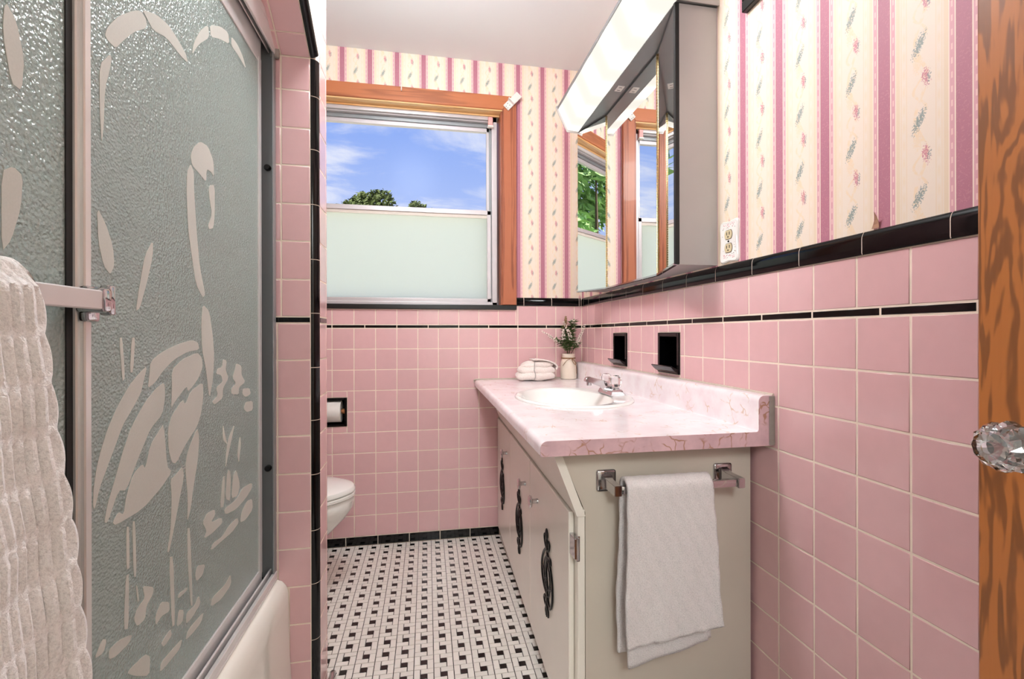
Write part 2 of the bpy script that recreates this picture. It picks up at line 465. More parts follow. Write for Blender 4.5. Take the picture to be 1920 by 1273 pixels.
def tile(parent, mat, face, plane, a0, a1, z0, z1, name='tile', proud=0.0, g=G, jit=0.004):
    """a tile on a wall plane; a runs along x (face -y) or y (face +-x)"""
    w_, h_ = abs(a1-a0)-g, abs(z1-z0)-g
    if w_ < 0.004 or h_ < 0.004: return None
    me = tile_mesh(w_, h_, mat); th = 0.007*0.45
    c, zc = (a0+a1)/2, (z0+z1)/2
    if face == '-y': loc = (c, plane+th-proud, zc)
    elif face == '-x': loc = (plane+th-proud, c, zc)
    else: loc = (plane-th+proud, c, zc)
    o = link(name, me, None, parent, Vector(loc)-wloc(parent))
    o.rotation_euler = (random.uniform(-jit, jit), random.uniform(-jit, jit)*0.5, FACE[face]+random.uniform(-jit, jit))
    return o

# ================================================================== SETTING
XL, YN, ZC = -1.97, -2.80, 2.625
NICHES = [(-0.617, -0.466, 0.968, 1.119), (-1.058, -0.904, 0.968, 1.119)]
def sname(o, label, cat): return tag(o, label, cat, None, 'structure')

# floor
bm = NB(); box(bm, -2.1, 0.6, -4.3, 0.14, -0.12, -0.003)
floor = sname(obj('floor', bm, 'dark_grout'), 'black and white pinwheel mosaic tile floor of the bathroom', 'floor')
MOD = 0.0656; cell = MOD/3
mods = []
for i in range(-8, 8):
    for j in range(0, 42):
        cx, cy = -0.890+i*MOD, -0.0375-j*MOD
        if (-1.30 if cy < -0.98 else -1.62) < cx < -0.42: mods.append((cx, cy))
def in_view(cx, cy):
    d = Vector((cx, cy, 0))-CAM; wd = d.dot(FW)
    if wd < 0.3: return False
    u = 960+FPX*d.dot(RT)/wd; v = V0-FPX*d.dot(UP)/wd
    return 600 < u < 1090 and v < 1300
mods.sort(key=lambda c: (0 if in_view(*c) else 1, (Vector((c[0], c[1], 0))-CAM).length))
def flat_tile(w_, d_, mat):
    key = ('f', w_, d_, mat)
    if key not in _tc:
        b2 = NB(); box(b2, -w_/2, w_/2, -d_/2, d_/2, -0.006, 0.0)
        bmesh.ops.bevel(b2, geom=[e for e in b2.edges if all(v.co.z > -0.003 for v in e.verts)], offset=0.0009, segments=1, affect='EDGES')
        me = bpy.data.meshes.new('mosaic_tile'); b2.to_mesh(me); b2.free(); me.materials.append(M[mat]); _tc[key] = me
    return _tc[key]
PIN = [(-1, 0.5, 1, 2, 'white_tile'), (0.5, 1, 2, 1, 'white_tile'), (1, -0.5, 1, 2, 'white_tile'), (-0.5, -1, 2, 1, 'white_tile'), (0, 0, 1, 1, 'black_mosaic')]
gj = 0.0024
stuffb = {'white_tile': NB(), 'black_mosaic': NB()}
for n_, (cx, cy) in enumerate(mods):
    for px_, py_, a_, b_, mt in PIN:
        w_, d_ = a_*cell-(gj if mt == 'white_tile' else 0.0009), b_*cell-(gj if mt == 'white_tile' else 0.0009)
        x_, y_ = cx+px_*cell, cy+py_*cell
        dz = random.uniform(-0.0003, 0.0003)
        if n_ < 58:
            o = link('white_tile' if mt == 'white_tile' else 'black_tile', flat_tile(w_, d_, mt), None, floor, (x_, y_, dz))
            o.rotation_euler = (random.uniform(-.006, .006), random.uniform(-.006, .006), random.uniform(-.01, .01))
        else:
            box(stuffb[mt], x_-w_/2, x_+w_/2, y_-d_/2, y_+d_/2, -0.006, dz)
obj('white_tile_field', stuffb['white_tile'], 'white_tile', floor)['kind'] = 'stuff'
obj('black_tile_field', stuffb['black_mosaic'], 'black_mosaic', floor)['kind'] = 'stuff'

bm = NB(); box(bm, -2.1, 0.6, -4.3, 0.14, ZC, ZC+0.1)
sname(obj('ceiling', bm, 'ceiling'), 'plain white painted ceiling above the wallpaper', 'ceiling')

# right wall
bm = NB()
for a0, a1, b0, b1 in cut_rect((-2.9, 0.14, -0.1, ZC+0.02), NICHES): box(bm, GB, 0.14, a0, a1, b0, b1)
wr = sname(obj('wall_right', bm, 'grout'), 'right wall of pink tile below and striped floral wallpaper above', 'wall')
bm = NB(); box(bm, 0.0002, 0.003, -2.80, 0.003, 1.30, ZC); obj('wallpaper', bm, 'paper_right', wr)
D1 = 0.8665*T
ys = [0.0, -D1]
while ys[-1] > -2.45: ys.append(ys[-1]-T)
def rows():
    r = [(Z0+0.0185, 1.2735)]
    for k in range(10): r.append((Z0-(k+1)*T, Z0-k*T))
    return r
HID = [(-1.40, 0.05, -1, 0.815)]
for z0, z1 in rows():
    for y1, y0 in zip(ys, ys[1:]):
        for a0, a1, b0, b1 in cut_rect((y0, y1, z0, z1), NICHES+HID):
            tile(wr, 'pink', '-x', 0.0, a0, a1, b0, b1)
LJ = [-1.4655+0.1655*k for k in range(9, -7, -1)]
for a1, a0 in zip(LJ, LJ[1:]):
    a1 = min(a1, -0.001)
    if a0 < a1: tile(wr, 'black', '-x', 0.0, a0, a1, Z0, Z0+0.0185, 'liner_tile')
_cc = {}
def cap_tile(parent, face, plane, a0, a1, zb=1.2735, h=0.049):
    L = abs(a1-a0)-0.0022; key = round(L, 4)
    if key not in _cc:
        prof = [(0.004, 0.0), (-0.004, 0.0), (-0.0055, 0.004), (-0.0055, h*0.55)]
        for i in range(7):
            an = math.pi/2*i/6; prof.append((-0.0055+0.0125*(1-math.cos(an)), h*0.62+h*0.38*math.sin(an)))
        prof.append((0.008, h)); b2 = NB()
        prism(b2, [(-L/2, y_, z_) for y_, z_ in prof], (L, 0, 0))
        for f in b2.faces: f.smooth = len(f.verts) == 4
        bmesh.ops.recalc_face_normals(b2, faces=b2.faces)
        me = bpy.data.meshes.new('cap_tile'); b2.to_mesh(me); b2.free(); me.materials.append(M['black'])
        me.set_sharp_from_angle(angle=math.radians(40)); _cc[key] = me
    c = (a0+a1)/2
    loc = {'-y': (c, plane, zb), '-x': (plane, c, zb), '+x': (plane, c, zb)}[face]
    o = link('cap_tile', _cc[key], None, parent, Vector(loc)-wloc(parent)); o.rotation_euler = (random.uniform(-.01, .01), 0, FACE[face])
def cap_grout(parent, face, plane, a0, a1, zb=1.2735, h=0.049):
    prof = [(0.006, 0.001), (-0.0040, 0.001), (-0.0050, 0.004), (-0.0050, h*0.55)]
    for i in range(7):
        an = math.pi/2*i/6; prof.append((-0.0050+0.0125*(1-math.cos(an)), h*0.62+(h*0.38-0.0006)*math.sin(an)))
    if face == '-y': P = [(a0, plane+y_, zb+z_) for y_, z_ in prof]; v = (a1-a0, 0, 0)
    else: P = [(plane+y_, a0, zb+z_) for y_, z_ in prof]; v = (0, a1-a0, 0)
    obj('cap_joint', prism(NB(), P, v), 'grout', parent)
cap_grout(wr, '-x', 0.0, -2.75, -0.006)
CJ = [-1.4352+0.1636*k for k in range(9, -7, -1)]
for a1, a0 in zip(CJ, CJ[1:]):
    a1 = min(a1, -0.006)
    if a0 < a1: cap_tile(wr, '-x', 0.0, a0, a1)
# torn corner of paper curling above the cap
bm = NB(); g_ = []
for i in range(5):
    v_ = i/4; g_.append([(-0.002-0.012*v_*v_, -1.797+0.016*(1-v_)*s_, 1.322+0.030*v_) for s_ in (0, 0.5, 1)])
sheet(bm, g_); o = obj('peeling_paper', bm, 'caulk_grey', wr); o.data.materials[0] = simple('torn_paper', (196, 150, 124), 0.9); solidify(o, 0.0006)
tag(o, 'small torn brown curl of wallpaper')

# far wall with window and paper-holder openings
WX0, WX1, WZ0, WZ1 = -1.62, -0.462, 1.262, 2.362
TPR = (-1.445, -1.291, 0.631, 0.783)
bm = NB()
for a0, a1, b0, b1 in cut_rect((-2.1, 0.0028, -0.1, ZC+0.02), [(WX0, WX1, WZ0, WZ1), TPR]): box(bm, a0, a1, GB, 0.14, b0, b1)
wf = sname(obj('wall_far', bm, 'grout'), 'far window wall of pink tile with striped wallpaper around the window', 'wall')
bm = NB()
for a0, a1, b0, b1 in cut_rect((-1.97, 0.001, 1.30, ZC), [(WX0, WX1, WZ0, WZ1)]): box(bm, a0, a1, 0.0002, 0.003, b0, b1)
obj('wallpaper', bm, 'paper_far', wf)
E1 = 0.4121*T
xs = [-0.001, -E1]
while xs[-1] > -1.93: xs.append(xs[-1]-T)
HIDF = [(-0.44, 0.1, -1, 0.80), TPR, (-1.7, -0.386, 1.2495, 1.4)]
for z0, z1 in rows():
    for x1, x0 in zip(xs, xs[1:]):
        for a0, a1, b0, b1 in cut_rect((x0, x1, z0, z1), HIDF): tile(wf, 'pink', '-y', 0.0, a0, a1, b0, b1)
FJ = [-1.8612+0.1651*k for k in range(0, 13)]
for a0, a1 in zip(FJ, FJ[1:]):
    a1 = min(a1, -0.001)
    if a0 < a1: tile(wf, 'black', '-y', 0.0, a0, a1, Z0, Z0+0.0185, 'liner_tile')
for a0, a1 in ((-0.384, -0.3418), (-0.3418, -0.1805), (-0.1805, -0.0176), (-0.0176, -0.006)): cap_tile(wf, '-y', 0.0, a0, a1)
cap_grout(wf, '-y', 0.0, -0.383, -0.006)
BJ = [-1.7883+0.1632*k for k in range(0, 9)]
for a0, a1 in zip(BJ, BJ[1:]): tile(wf, 'black', '-y', 0.0, a0, a1, 0.0, 0.0473, 'base_tile', 0.004)

# left wall, near wall, hall
bm = NB(); box(bm, -2.1, XL, -2.9, 0.14, -0.1, ZC+0.02)
sname(obj('wall_left', bm, 'pink'), 'plain pink wall behind the bath and toilet', 'wall')
bm = NB()
for a0, a1, b0, b1 in cut_rect((-2.1, 0.0028, -0.1, ZC+0.02), [(-0.90, -0.15, -0.003, 2.06)]): box(bm, a0, a1, -2.92, YN, b0, b1)
sname(obj('wall_near', bm, 'plaster'), 'near wall with the doorway the camera looks in through', 'wall')
bm = NB(); box(bm, -2.1, -2.0, -4.3, -2.92, -0.1, ZC+.02); box(bm, 0.5, 0.6, -4.3, -2.85, -0.1, ZC+.02); box(bm, -2.1, 0.6, -4.3, -4.2, -0.1, ZC+.02); box(bm, 0.14, 0.6, -2.95, -2.85, -0.1, ZC+.02)
sname(obj('wall_hall', bm, 'plaster'), 'plain hallway walls outside the bathroom door', 'wall')

# tub end wall, soffit over the tub opening
XF = -1.19; YT = -1.125; YB = -1.005
bm = NB(); prism(bm, [(XL-0.02, YT+GB, -0.05), (XF-0.021, YT+GB, -0.05), (XF-GB, YT+0.021, -0.05), (XF-GB, YB-GB, -0.05), (XL-0.02, YB-0.003, -0.05)], (0, 0, ZC+0.07))
we = sname(obj('wall_tub_end', bm, 'grout'), 'tiled end wall between the shower and the toilet with black edge trim', 'wall')
PR = [0.0, 0.052, 0.162, 0.272, 0.3814, 0.4914, 0.5998, 0.7098, 0.8198, 0.9297, 1.0397, Z0]
PR2 = [Z0+0.0185, 1.2737, 1.3852, 1.4937, 1.6053, 1.7138, 1.8238, 1.9199]
for z0, z1 in zip(PR, PR[1:]):
    if z1 < 0.40: tile(we, 'pink', '-y', YT, -1.272, -1.211, z0, z1)
    else:
        tile(we, 'pink', '-y', YT, -1.302, -1.211, z0, z1); tile(we, 'pink', '-y', YT, -1.345, -1.302, z0, z1)
tile(we, 'black', '-y', YT, -1.312, -1.211, Z0, Z0+0.0185, 'liner_tile')
for z0, z1 in zip(PR2, PR2[1:]):
    tile(we, 'pink', '-y', YT, -1.291, -1.211, z0, z1); tile(we, 'pink', '-y', YT, -1.345, -1.291, z0, z1)
for z0, z1 in list(zip(PR, PR[1:]))+list(zip(PR2, PR2[1:])):
    tile(we, 'pink', '+x', XF, YT+0.022, YB-0.012, z0, z1); tile(we, 'pink', '+x', XF, YB-0.012, YB, z0, z1, 'edge_tile')
tile(we, 'black', '+x', XF, YT+0.022, YB, Z0, Z0+0.0185, 'liner_tile')
zt = 1.9199
while zt < ZC: tile(we, 'pink', '+x', XF, YT+0.022, YB, zt, min(ZC, zt+0.11)); zt += 0.11
def bull(parent, p0, p1, nrm_a, nrm_b, r=0.0205, mat='black', inset=0.0):
    """quarter-round black edge piece from p0 to p1; a,b are the two face normals"""
    p0, p1 = Vector(p0), Vector(p1); d = (p1-p0).normalized(); p0 = p0+d*0.001; p1 = p1-d*0.001
    a, b_ = Vector(nrm_a), Vector(nrm_b); sec = [Vector((0, 0, 0))-(a+b_)*0.003-a*(r-0.003)-b_*(r-0.003)]
    sec = [-(a+b_)*r]
    for i in range(9):
        an = math.pi/2*i/8; ri = r-inset; sec.append(-(a+b_)*r+a*(ri*math.cos(an))+b_*(ri*math.sin(an)))
    b2 = NB(); prism(b2, [p0+s_ for s_ in sec], p1-p0)
    for f in b2.faces: f.smooth = True
    o = obj('edge_trim' if mat == 'black' else 'edge_joint', b2, mat, parent, False); o.data.set_sharp_from_angle(angle=math.radians(40)); return o
BZ = [0.0, 0.064, 0.2214, 0.385, 0.5407, 0.7043, 0.8632, 1.0174, 1.1763, 1.3337, 1.4942, 1.6547, 1.8106, 1.9199]
for z0, z1 in zip(BZ, BZ[1:]): bull(we, (XF, YT, z0), (XF, YT, z1), (1, 0, 0), (0, -1, 0))
bull(we, (XF, YT, 0.0), (XF, YT, 1.9199), (1, 0, 0), (0, -1, 0), 0.0205, 'grout', 0.0006)
# clipped corner: sloping reveal, then level soffit
SL = 0.68; YS = YT-(2.26-zt*0-1.9199)/SL; sd_ = Vector((0, -1, SL)).normalized(); sn = Vector((0, -SL, -1)).normalized()
P0 = Vector((0, YT, 1.9199)); YS = YT-(2.26-1.9199)/SL
bm = NB()
for xa, xb_, up_ in ((XF-0.0205, XF-0.123, GB), (XF-GB, XF-0.0205, 0.022)):
    prism(bm, [(xa, YT+0.003, 1.9199+up_), (xa, YS, 2.26+up_), (xa, -2.85, 2.26+up_), (xa, -2.85, ZC+0.01), (xa, YT+0.003, ZC+0.01)], (xb_-xa, 0, 0))
so = sname(obj('wall_over_tub', bm, 'grout'), 'tiled wall over the tub opening with a sloping clipped corner', 'wall')
_sl = {}
def slope_tile(x0, x1, s0, s1):
    me = tile_mesh(abs(x1-x0)-G, abs(s1-s0)-G, 'pink')
    o = link('tile', me, None, so, Vector(((x0+x1)/2, P0.y, P0.z))+sd_*((s0+s1)/2)-sn*0.003)
    o.rotation_euler = (math.atan2(1, SL), 0, 0)
s_ = 0.0; LEN = (2.26-1.9199)/SL*math.sqrt(1+SL*SL); cuts = [0, 0.065]
while cuts[-1]+0.11 < LEN: cuts.append(cuts[-1]+0.11)
cuts.append(LEN)
for a_, b_ in zip(cuts, cuts[1:]): slope_tile(-1.291, -1.211, a_, b_); slope_tile(-1.31, -1.291, a_, b_)
dd = Vector((0, -1, SL)).normalized()
k_ = 0.0
while k_ < LEN-0.01:
    e_ = min(LEN, k_+0.159); bull(so, Vector((XF, P0.y, P0.z))+dd*k_, Vector((XF, P0.y, P0.z))+dd*e_, (1, 0, 0), tuple(sn)); k_ = e_
y_ = YS
while y_ > -2.8:
    e_ = max(-2.8, y_-0.159); bull(so, (XF, y_, 2.26), (XF, e_, 2.26), (1, 0, 0), (0, 0, -1)); y_ = e_
z_ = 1.9199
while z_ < ZC-0.005:
    z2 = min(ZC, z_+0.11); y_ = YT+0.022; first = True
    while y_ > -2.75:
        y2 = y_-0.147 if first else y_-0.11; first = False
        ylim = YT-(z2-1.9199)/SL if z2 <= 2.27 else -9
        bz = z_
        if z2 > 2.282 and z_ < 2.282 and y_ < YS+0.02: bz = 2.282
        if (z2 > 2.282 or (y2 > YT-max(0.0, (z_-1.9199-0.03))/SL)) and z2-bz > 0.01:
            tile(so, 'pink', '+x', XF, y2, y_, bz, z2)
        y_ = y2
    z_ = z2
bm = NB(); box(bm, XL, -1.31, -2.85, YT, 2.45, 2.47); obj('alcove_ceiling', bm, 'ceiling', so)
bm = NB(); box(bm, XL-0.02, XF, -2.92, -2.655, -0.05, ZC+0.02)
sname(obj('wall_tub_head', bm, 'pink'), 'pink end wall of the shower at the near end of the bath', 'wall')

# ------------------------------------------------------------------ window
win = sname(thing('window_1', (-1.04, 0, 1.26), None, None), 'aluminium sash window with cedar casing and frosted lower pane', 'window')
def win_part(name, boxes, mat, bev=0.0):
    b2 = NB()
    for q in boxes: box(b2, *q, bev)
    return obj(name, b2, mat, win)
CW = 0.078
def miter(name, pts, mat, y0=-0.022, y1=0.001):
    b2 = NB(); prism(b2, [(x, y0, z) for x, z in pts], (0, y1-y0, 0)); bmesh.ops.bevel(b2, geom=[e for e in b2.edges if all(v.co.y < y0+0.001 for v in e.verts)], offset=0.003, segments=2, affect='EDGES')
    return obj(name, b2, mat, win)
miter('top_casing', [(-1.70, 2.434), (-0.386, 2.434), (-0.386-CW, 2.434-CW), (-1.62, 2.434-CW)], 'cedar_x')
miter('side_casing', [(-0.386, 1.277), (-0.386, 2.434), (-0.386-CW, 2.434-CW), (-0.386-CW, 1.277)], 'cedar_z')
miter('side_casing', [(-1.70, 1.277), (-1.70, 2.434), (-1.622, 2.434-CW), (-1.622, 1.277)], 'cedar_z')
win_part('jamb_board', [(WX0, WX1, -0.015, 0.14, 2.350, 2.3625)], 'jamb', 0.002)
win_part('jamb_board', [(WX1-0.010, WX1, -0.010, 0.14, 1.277, 2.350)], 'cedar_z', 0.002)
win_part('jamb_board', [(WX0, WX0+0.010, -0.010, 0.14, 1.277, 2.350)], 'cedar_z', 0.002)
win_part('stop_bead', [(WX0, WX1-0.01, 0.036, 0.050, 2.340, 2.350)], 'jamb', 0.002)
win_part('sill', [(-1.70, -0.384, -0.013, 0.14, 1.2505, 1.2765)], 'frame_black', 0.003)
FR = -0.484
win_part('frame', [(FR-0.030, FR, 0.050, 0.13, 1.2765, 2.345), (WX0+0.012, WX0+0.045, 0.050, 0.13, 1.2765, 2.345), (WX0+0.012, FR, 0.050, 0.13, 2.312, 2.345), (WX0+0.012, FR, 0.050, 0.13, 1.2765, 1.296)], 'winalu', 0.003)
win_part('frame_channel', [(WX0+0.04, FR-0.03, 0.075, 0.13, 2.292, 2.313), (FR-0.043, FR-0.03, 0.066, 0.13, 1.296, 2.312)], 'alu_dark', 0.001)
SR, SLf = FR-0.034, WX0+0.05
us = win_part('upper_sash', [(SR-0.022, SR, 0.085, 0.11, 1.79, 2.30), (SLf, SLf+0.022, 0.085, 0.11, 1.79, 2.30), (SLf, SR, 0.085, 0.11, 2.270, 2.30), (SLf, SR, 0.085, 0.11, 1.785, 1.806)], 'winalu', 0.002)
b2 = NB(); box(b2, SLf+0.015, SR-0.015, 0.096, 0.100, 1.80, 2.28); obj('clear_pane', b2, 'pane', us)
ls = win_part('lower_sash', [(SR-0.022, SR, 0.060, 0.084, 1.296, 1.815), (SLf, SLf+0.022, 0.060, 0.084, 1.296, 1.815), (SLf, SR, 0.060, 0.084, 1.790, 1.816), (SLf, SR, 0.060, 0.084, 1.296, 1.316)], 'winalu', 0.002)
b2 = NB(); box(b2, SLf+0.02, SR-0.02, 0.066, 0.070, 1.772, 1.792); obj('rail_lip', b2, 'frame_iv', ls)
b2 = NB(); box(b2, SLf+0.015, SR-0.015, 0.071, 0.075, 1.31, 1.80); tag(obj('frosted_pane', b2, 'frost', ls), 'frosted white lower pane')

# ------------------------------------------------------------------ outdoors
bm = NB(); box(bm, -60, 60, 0.6, 90, -1.35, -1.3)
sname(obj('ground_outside', bm, 'bounce_ground'), 'yard outside the window, paled to bounce light', 'ground')
def tree(loc, h, rad, n, leaf, mat, label, cat, group, crown_lo=0.35, seed=1, trunk=True):
    rr = random.Random(seed); tr_ = thing('leafy_tree', loc, label, cat, group)
    L = Vector(loc); b2 = NB(); tube(b2, catmull([L, L+Vector((0.1, 0, h*0.3)), L+Vector((0, 0.1, h*0.7))]), 0.035*h*0.5, 8, 0.02)
    obj('trunk', b2, 'bark', tr_, True)
    b2 = NB(); lumps = []
    for _ in range(26):
        a = rr.uniform(0, 6.28); q = rr.uniform(0, 1)**0.5; zz = rr.uniform(crown_lo, 0.97)
        lumps.append((L+Vector((math.cos(a)*rad*q*(1.25-zz*0.75), math.sin(a)*rad*q*(1.25-zz*0.75), h*zz)), rad*rr.uniform(0.16, 0.30)))
    for c, s in lumps:
        for _ in range(n//26):
            v = Vector((rr.gauss(0, 1), rr.gauss(0, 1), rr.gauss(0, 1))).normalized()*s*rr.uniform(0.6, 1.05)
            p = c+v; a = Vector((rr.gauss(0, 1), rr.gauss(0, 1), rr.gauss(0, 1))).normalized(); e = a.orthogonal().normalized(); f = a.cross(e)
            l_ = leaf*rr.uniform(0.6, 1.3)
            q = [b2.verts.new(p+e*l_*x+f*l_*0.45*y+a*(0.12*l_*abs(y))) for x, y in ((-1, 0), (0, -1), (1, 0), (0, 1))]
            b2.faces.new(q)
    o = obj('foliage', b2, mat, tr_); o['kind'] = 'stuff'; return tr_
tree((-4.15, 22.5, -1.3), 9.6, 3.0, 13000, 0.16, 'foliage', 'broad dark green treetop above the sash rail at the left of the view', 'tree', 'trees beyond the window', 0.45, 3)
tree((-1.50, 24.5, -1.3), 10.0, 1.75, 6500, 0.14, 'foliage', 'small narrow green treetop above the sash rail near the middle', 'tree', 'trees beyond the window', 0.45, 5)
tree((-7.6, 3.9, -1.3), 8.6, 3.0, 26000, 0.15, 'bush', 'big bright green tree seen only in the far mirror wing', 'tree', 'trees beyond the window', 0.15, 8)

# ================================================================== SHOWER, BATH
XI, XO = -1.335, -1.298     # inner and outer sliding panel planes
bath = thing('bathtub', (-1.62, -1.885, 0), 'white enamelled bathtub under the sliding glass shower doors', 'bathtub')
bm = NB()
prof = [(-1.345, 0.395), (-1.335, 0.408), (-1.305, 0.409), (-1.290, 0.403), (-1.279, 0.390), (-1.2735, 0.372), (-1.272, 0.34), (-1.270, 0.20), (-1.262, 0.06), (-1.262, 0.0), (-1.30, 0.0)]
prism(bm, [(x, -2.65, z) for x, z in prof], (0, 1.5235, 0)); o = obj('apron', bm, 'bath', bath, True)
bm = NB(); cx, cy = -1.655, -1.888
def tubring(ax, ay, z, n=48, e=3.2):
    return [(cx+ax*math.copysign(abs(math.cos(a))**(2/e), math.cos(a)), cy+ay*math.copysign(abs(math.sin(a))**(2/e), math.sin(a)), z) for a in [2*math.pi*i/n for i in range(n+1)]]
sheet(bm, [tubring(0.312, 0.762, 0.40, e=12), tubring(0.255, 0.69, 0.405), tubring(0.24, 0.67, 0.39), tubring(0.22, 0.63, 0.20), tubring(0.19, 0.58, 0.11), tubring(0.12, 0.45, 0.09), tubring(0.01, 0.05, 0.088)])
obj('basin', bm, 'bath', bath, True)

enc = thing('shower_door_frame', (-1.31, -1.885, 0.41), 'aluminium track, jamb and header framing the sliding glass shower doors', 'shower frame')
def ep(name, boxes, mat, bev=0.0015, par=None):
    b2 = NB()
    for q in boxes: box(b2, *q, bev, 1)
    return obj(name, b2, mat, par or enc)
ep('bottom_track', [(-1.352, -1.302, -2.65, -1.1285, 0.409, 0.418), (-1.312, -1.302, -2.65, -1.1285, 0.418, 0.436), (-1.322, -1.317, -2.65, -1.1285, 0.418, 0.444), (-1.352, -1.345, -2.65, -1.1285, 0.418, 0.456)], 'alu')
ep('track_groove', [(-1.317, -1.312, -2.65, -1.1285, 0.4185, 0.421), (-1.345, -1.322, -2.65, -1.1285, 0.4185, 0.421)], 'gasket', 0)
ep('header', [(-1.352, -1.302, -2.65, -1.1285, 1.965, 1.99), (-1.309, -1.302, -2.65, -1.1285, 1.914, 1.966), (-1.352, -1.345, -2.65, -1.1285, 1.905, 1.966), (-1.324, -1.320, -2.65, -1.1285, 1.92, 1.966)], 'alu')
ep('header_channel', [(-1.345, -1.309, -2.65, -1.1285, 1.950, 1.964)], 'gasket', 0)
ep('jamb', [(-1.352, -1.304, -1.131, -1.1285, 0.42, 1.965), (-1.309, -1.304, -1.150, -1.1285, 0.42, 1.965), (-1.352, -1.347, -1.165, -1.1285, 0.42, 1.965)], 'alu_dark')
ep('jamb', [(-1.352, -1.304, -2.654, -2.645, 0.42, 1.965)], 'alu_dark')
for z in (1.590, 0.733):
    b2 = NB(); lathe(b2, [(0.0, -0.012), (0.007, -0.012), (0.009, -0.008), (0.009, 0.0)], 'y', (-1.324, -1.1315, z), 16)
    o = obj('bumper', b2, 'rubber', enc, True); tag(o, 'black rubber door bumper')
b2 = NB(); box(b2, -1.316, -1.292, -1.140, -1.128, 1.905, 1.985, 0.004); tag(obj('end_caulk', b2, 'caulk_grey', enc), 'lump of old caulk at the header end')
bz = 0.455; tz = 1.875
inn = thing('sliding_shower_door', (XI, -1.62, 0.43), 'inner hammered glass shower door etched with a large heron', 'shower door', 'sliding glass shower doors')
b2 = NB(); box(b2, XI-0.0025, XI+0.0025, -2.05, -1.187, bz, tz); tag(obj('glass_pane', b2, 'obscure', inn), 'hammered obscure glass')
ep('rail', [(XI-0.006, XI+0.006, -2.06, -1.172, tz-0.012, 1.93)], 'alu', 0.001, inn)
ep('rail', [(XI-0.006, XI+0.006, -2.06, -1.172, 0.424, bz+0.012)], 'alu', 0.001, inn)
ep('stile', [(XI-0.006, XI+0.007, -1.192, -1.172, bz, tz)], 'alu', 0.001, inn)
ep('stile', [(XI-0.006, XI+0.006, -2.06, -2.045, bz, tz)], 'alu', 0.001, inn)
# etched design: flat frosted shapes standing half a millimetre off the pane
U_, L_ = 0.0, 633.0; q_ = 0.5027
ETCH_UP = [
 [(390,130),(400,100),(440,60),(500,38),(525,40),(545,75),(545,105),(500,118),(460,150),(430,180),(400,150)],
 [(530,35),(580,52),(630,95),(670,160),(692,200),(700,235),(670,205),(620,140),(570,112),(548,70)],
 [(715,205),(722,160),(745,115),(775,92),(780,140),(740,165)],[(782,92),(820,98),(850,120),(855,165),(820,145),(785,137)],
 [(862,135),(885,165),(905,210),(918,260),(890,210),(862,170)],[(370,240),(410,200),(415,230),(390,330),(385,470),(378,540),(370,400)],
 [(360,770),(395,840),(420,920),(425,990),(410,1025),(385,990),(365,900)],[(570,895),(568,960),(545,1060),(520,1150),(505,1160),(520,1060),(540,950)],
 [(720,550),(745,527),(775,545),(795,600),(798,660),(785,640),(770,630),(768,680),(745,650),(715,615),(710,580)],
 [(780,690),(800,690),(800,800),(795,850),(780,855),(775,840),(790,800),(778,720)],
 [(710,610),(722,640),(722,700),(735,900),(745,1000),(765,1100),(755,1110),(730,1060),(715,960),(700,850),(695,720),(697,640)],
 [(755,1135),(780,1160),(794,1262),(798,1330),(793,1420),(780,1490),(768,1380),(752,1300),(750,1200)]]
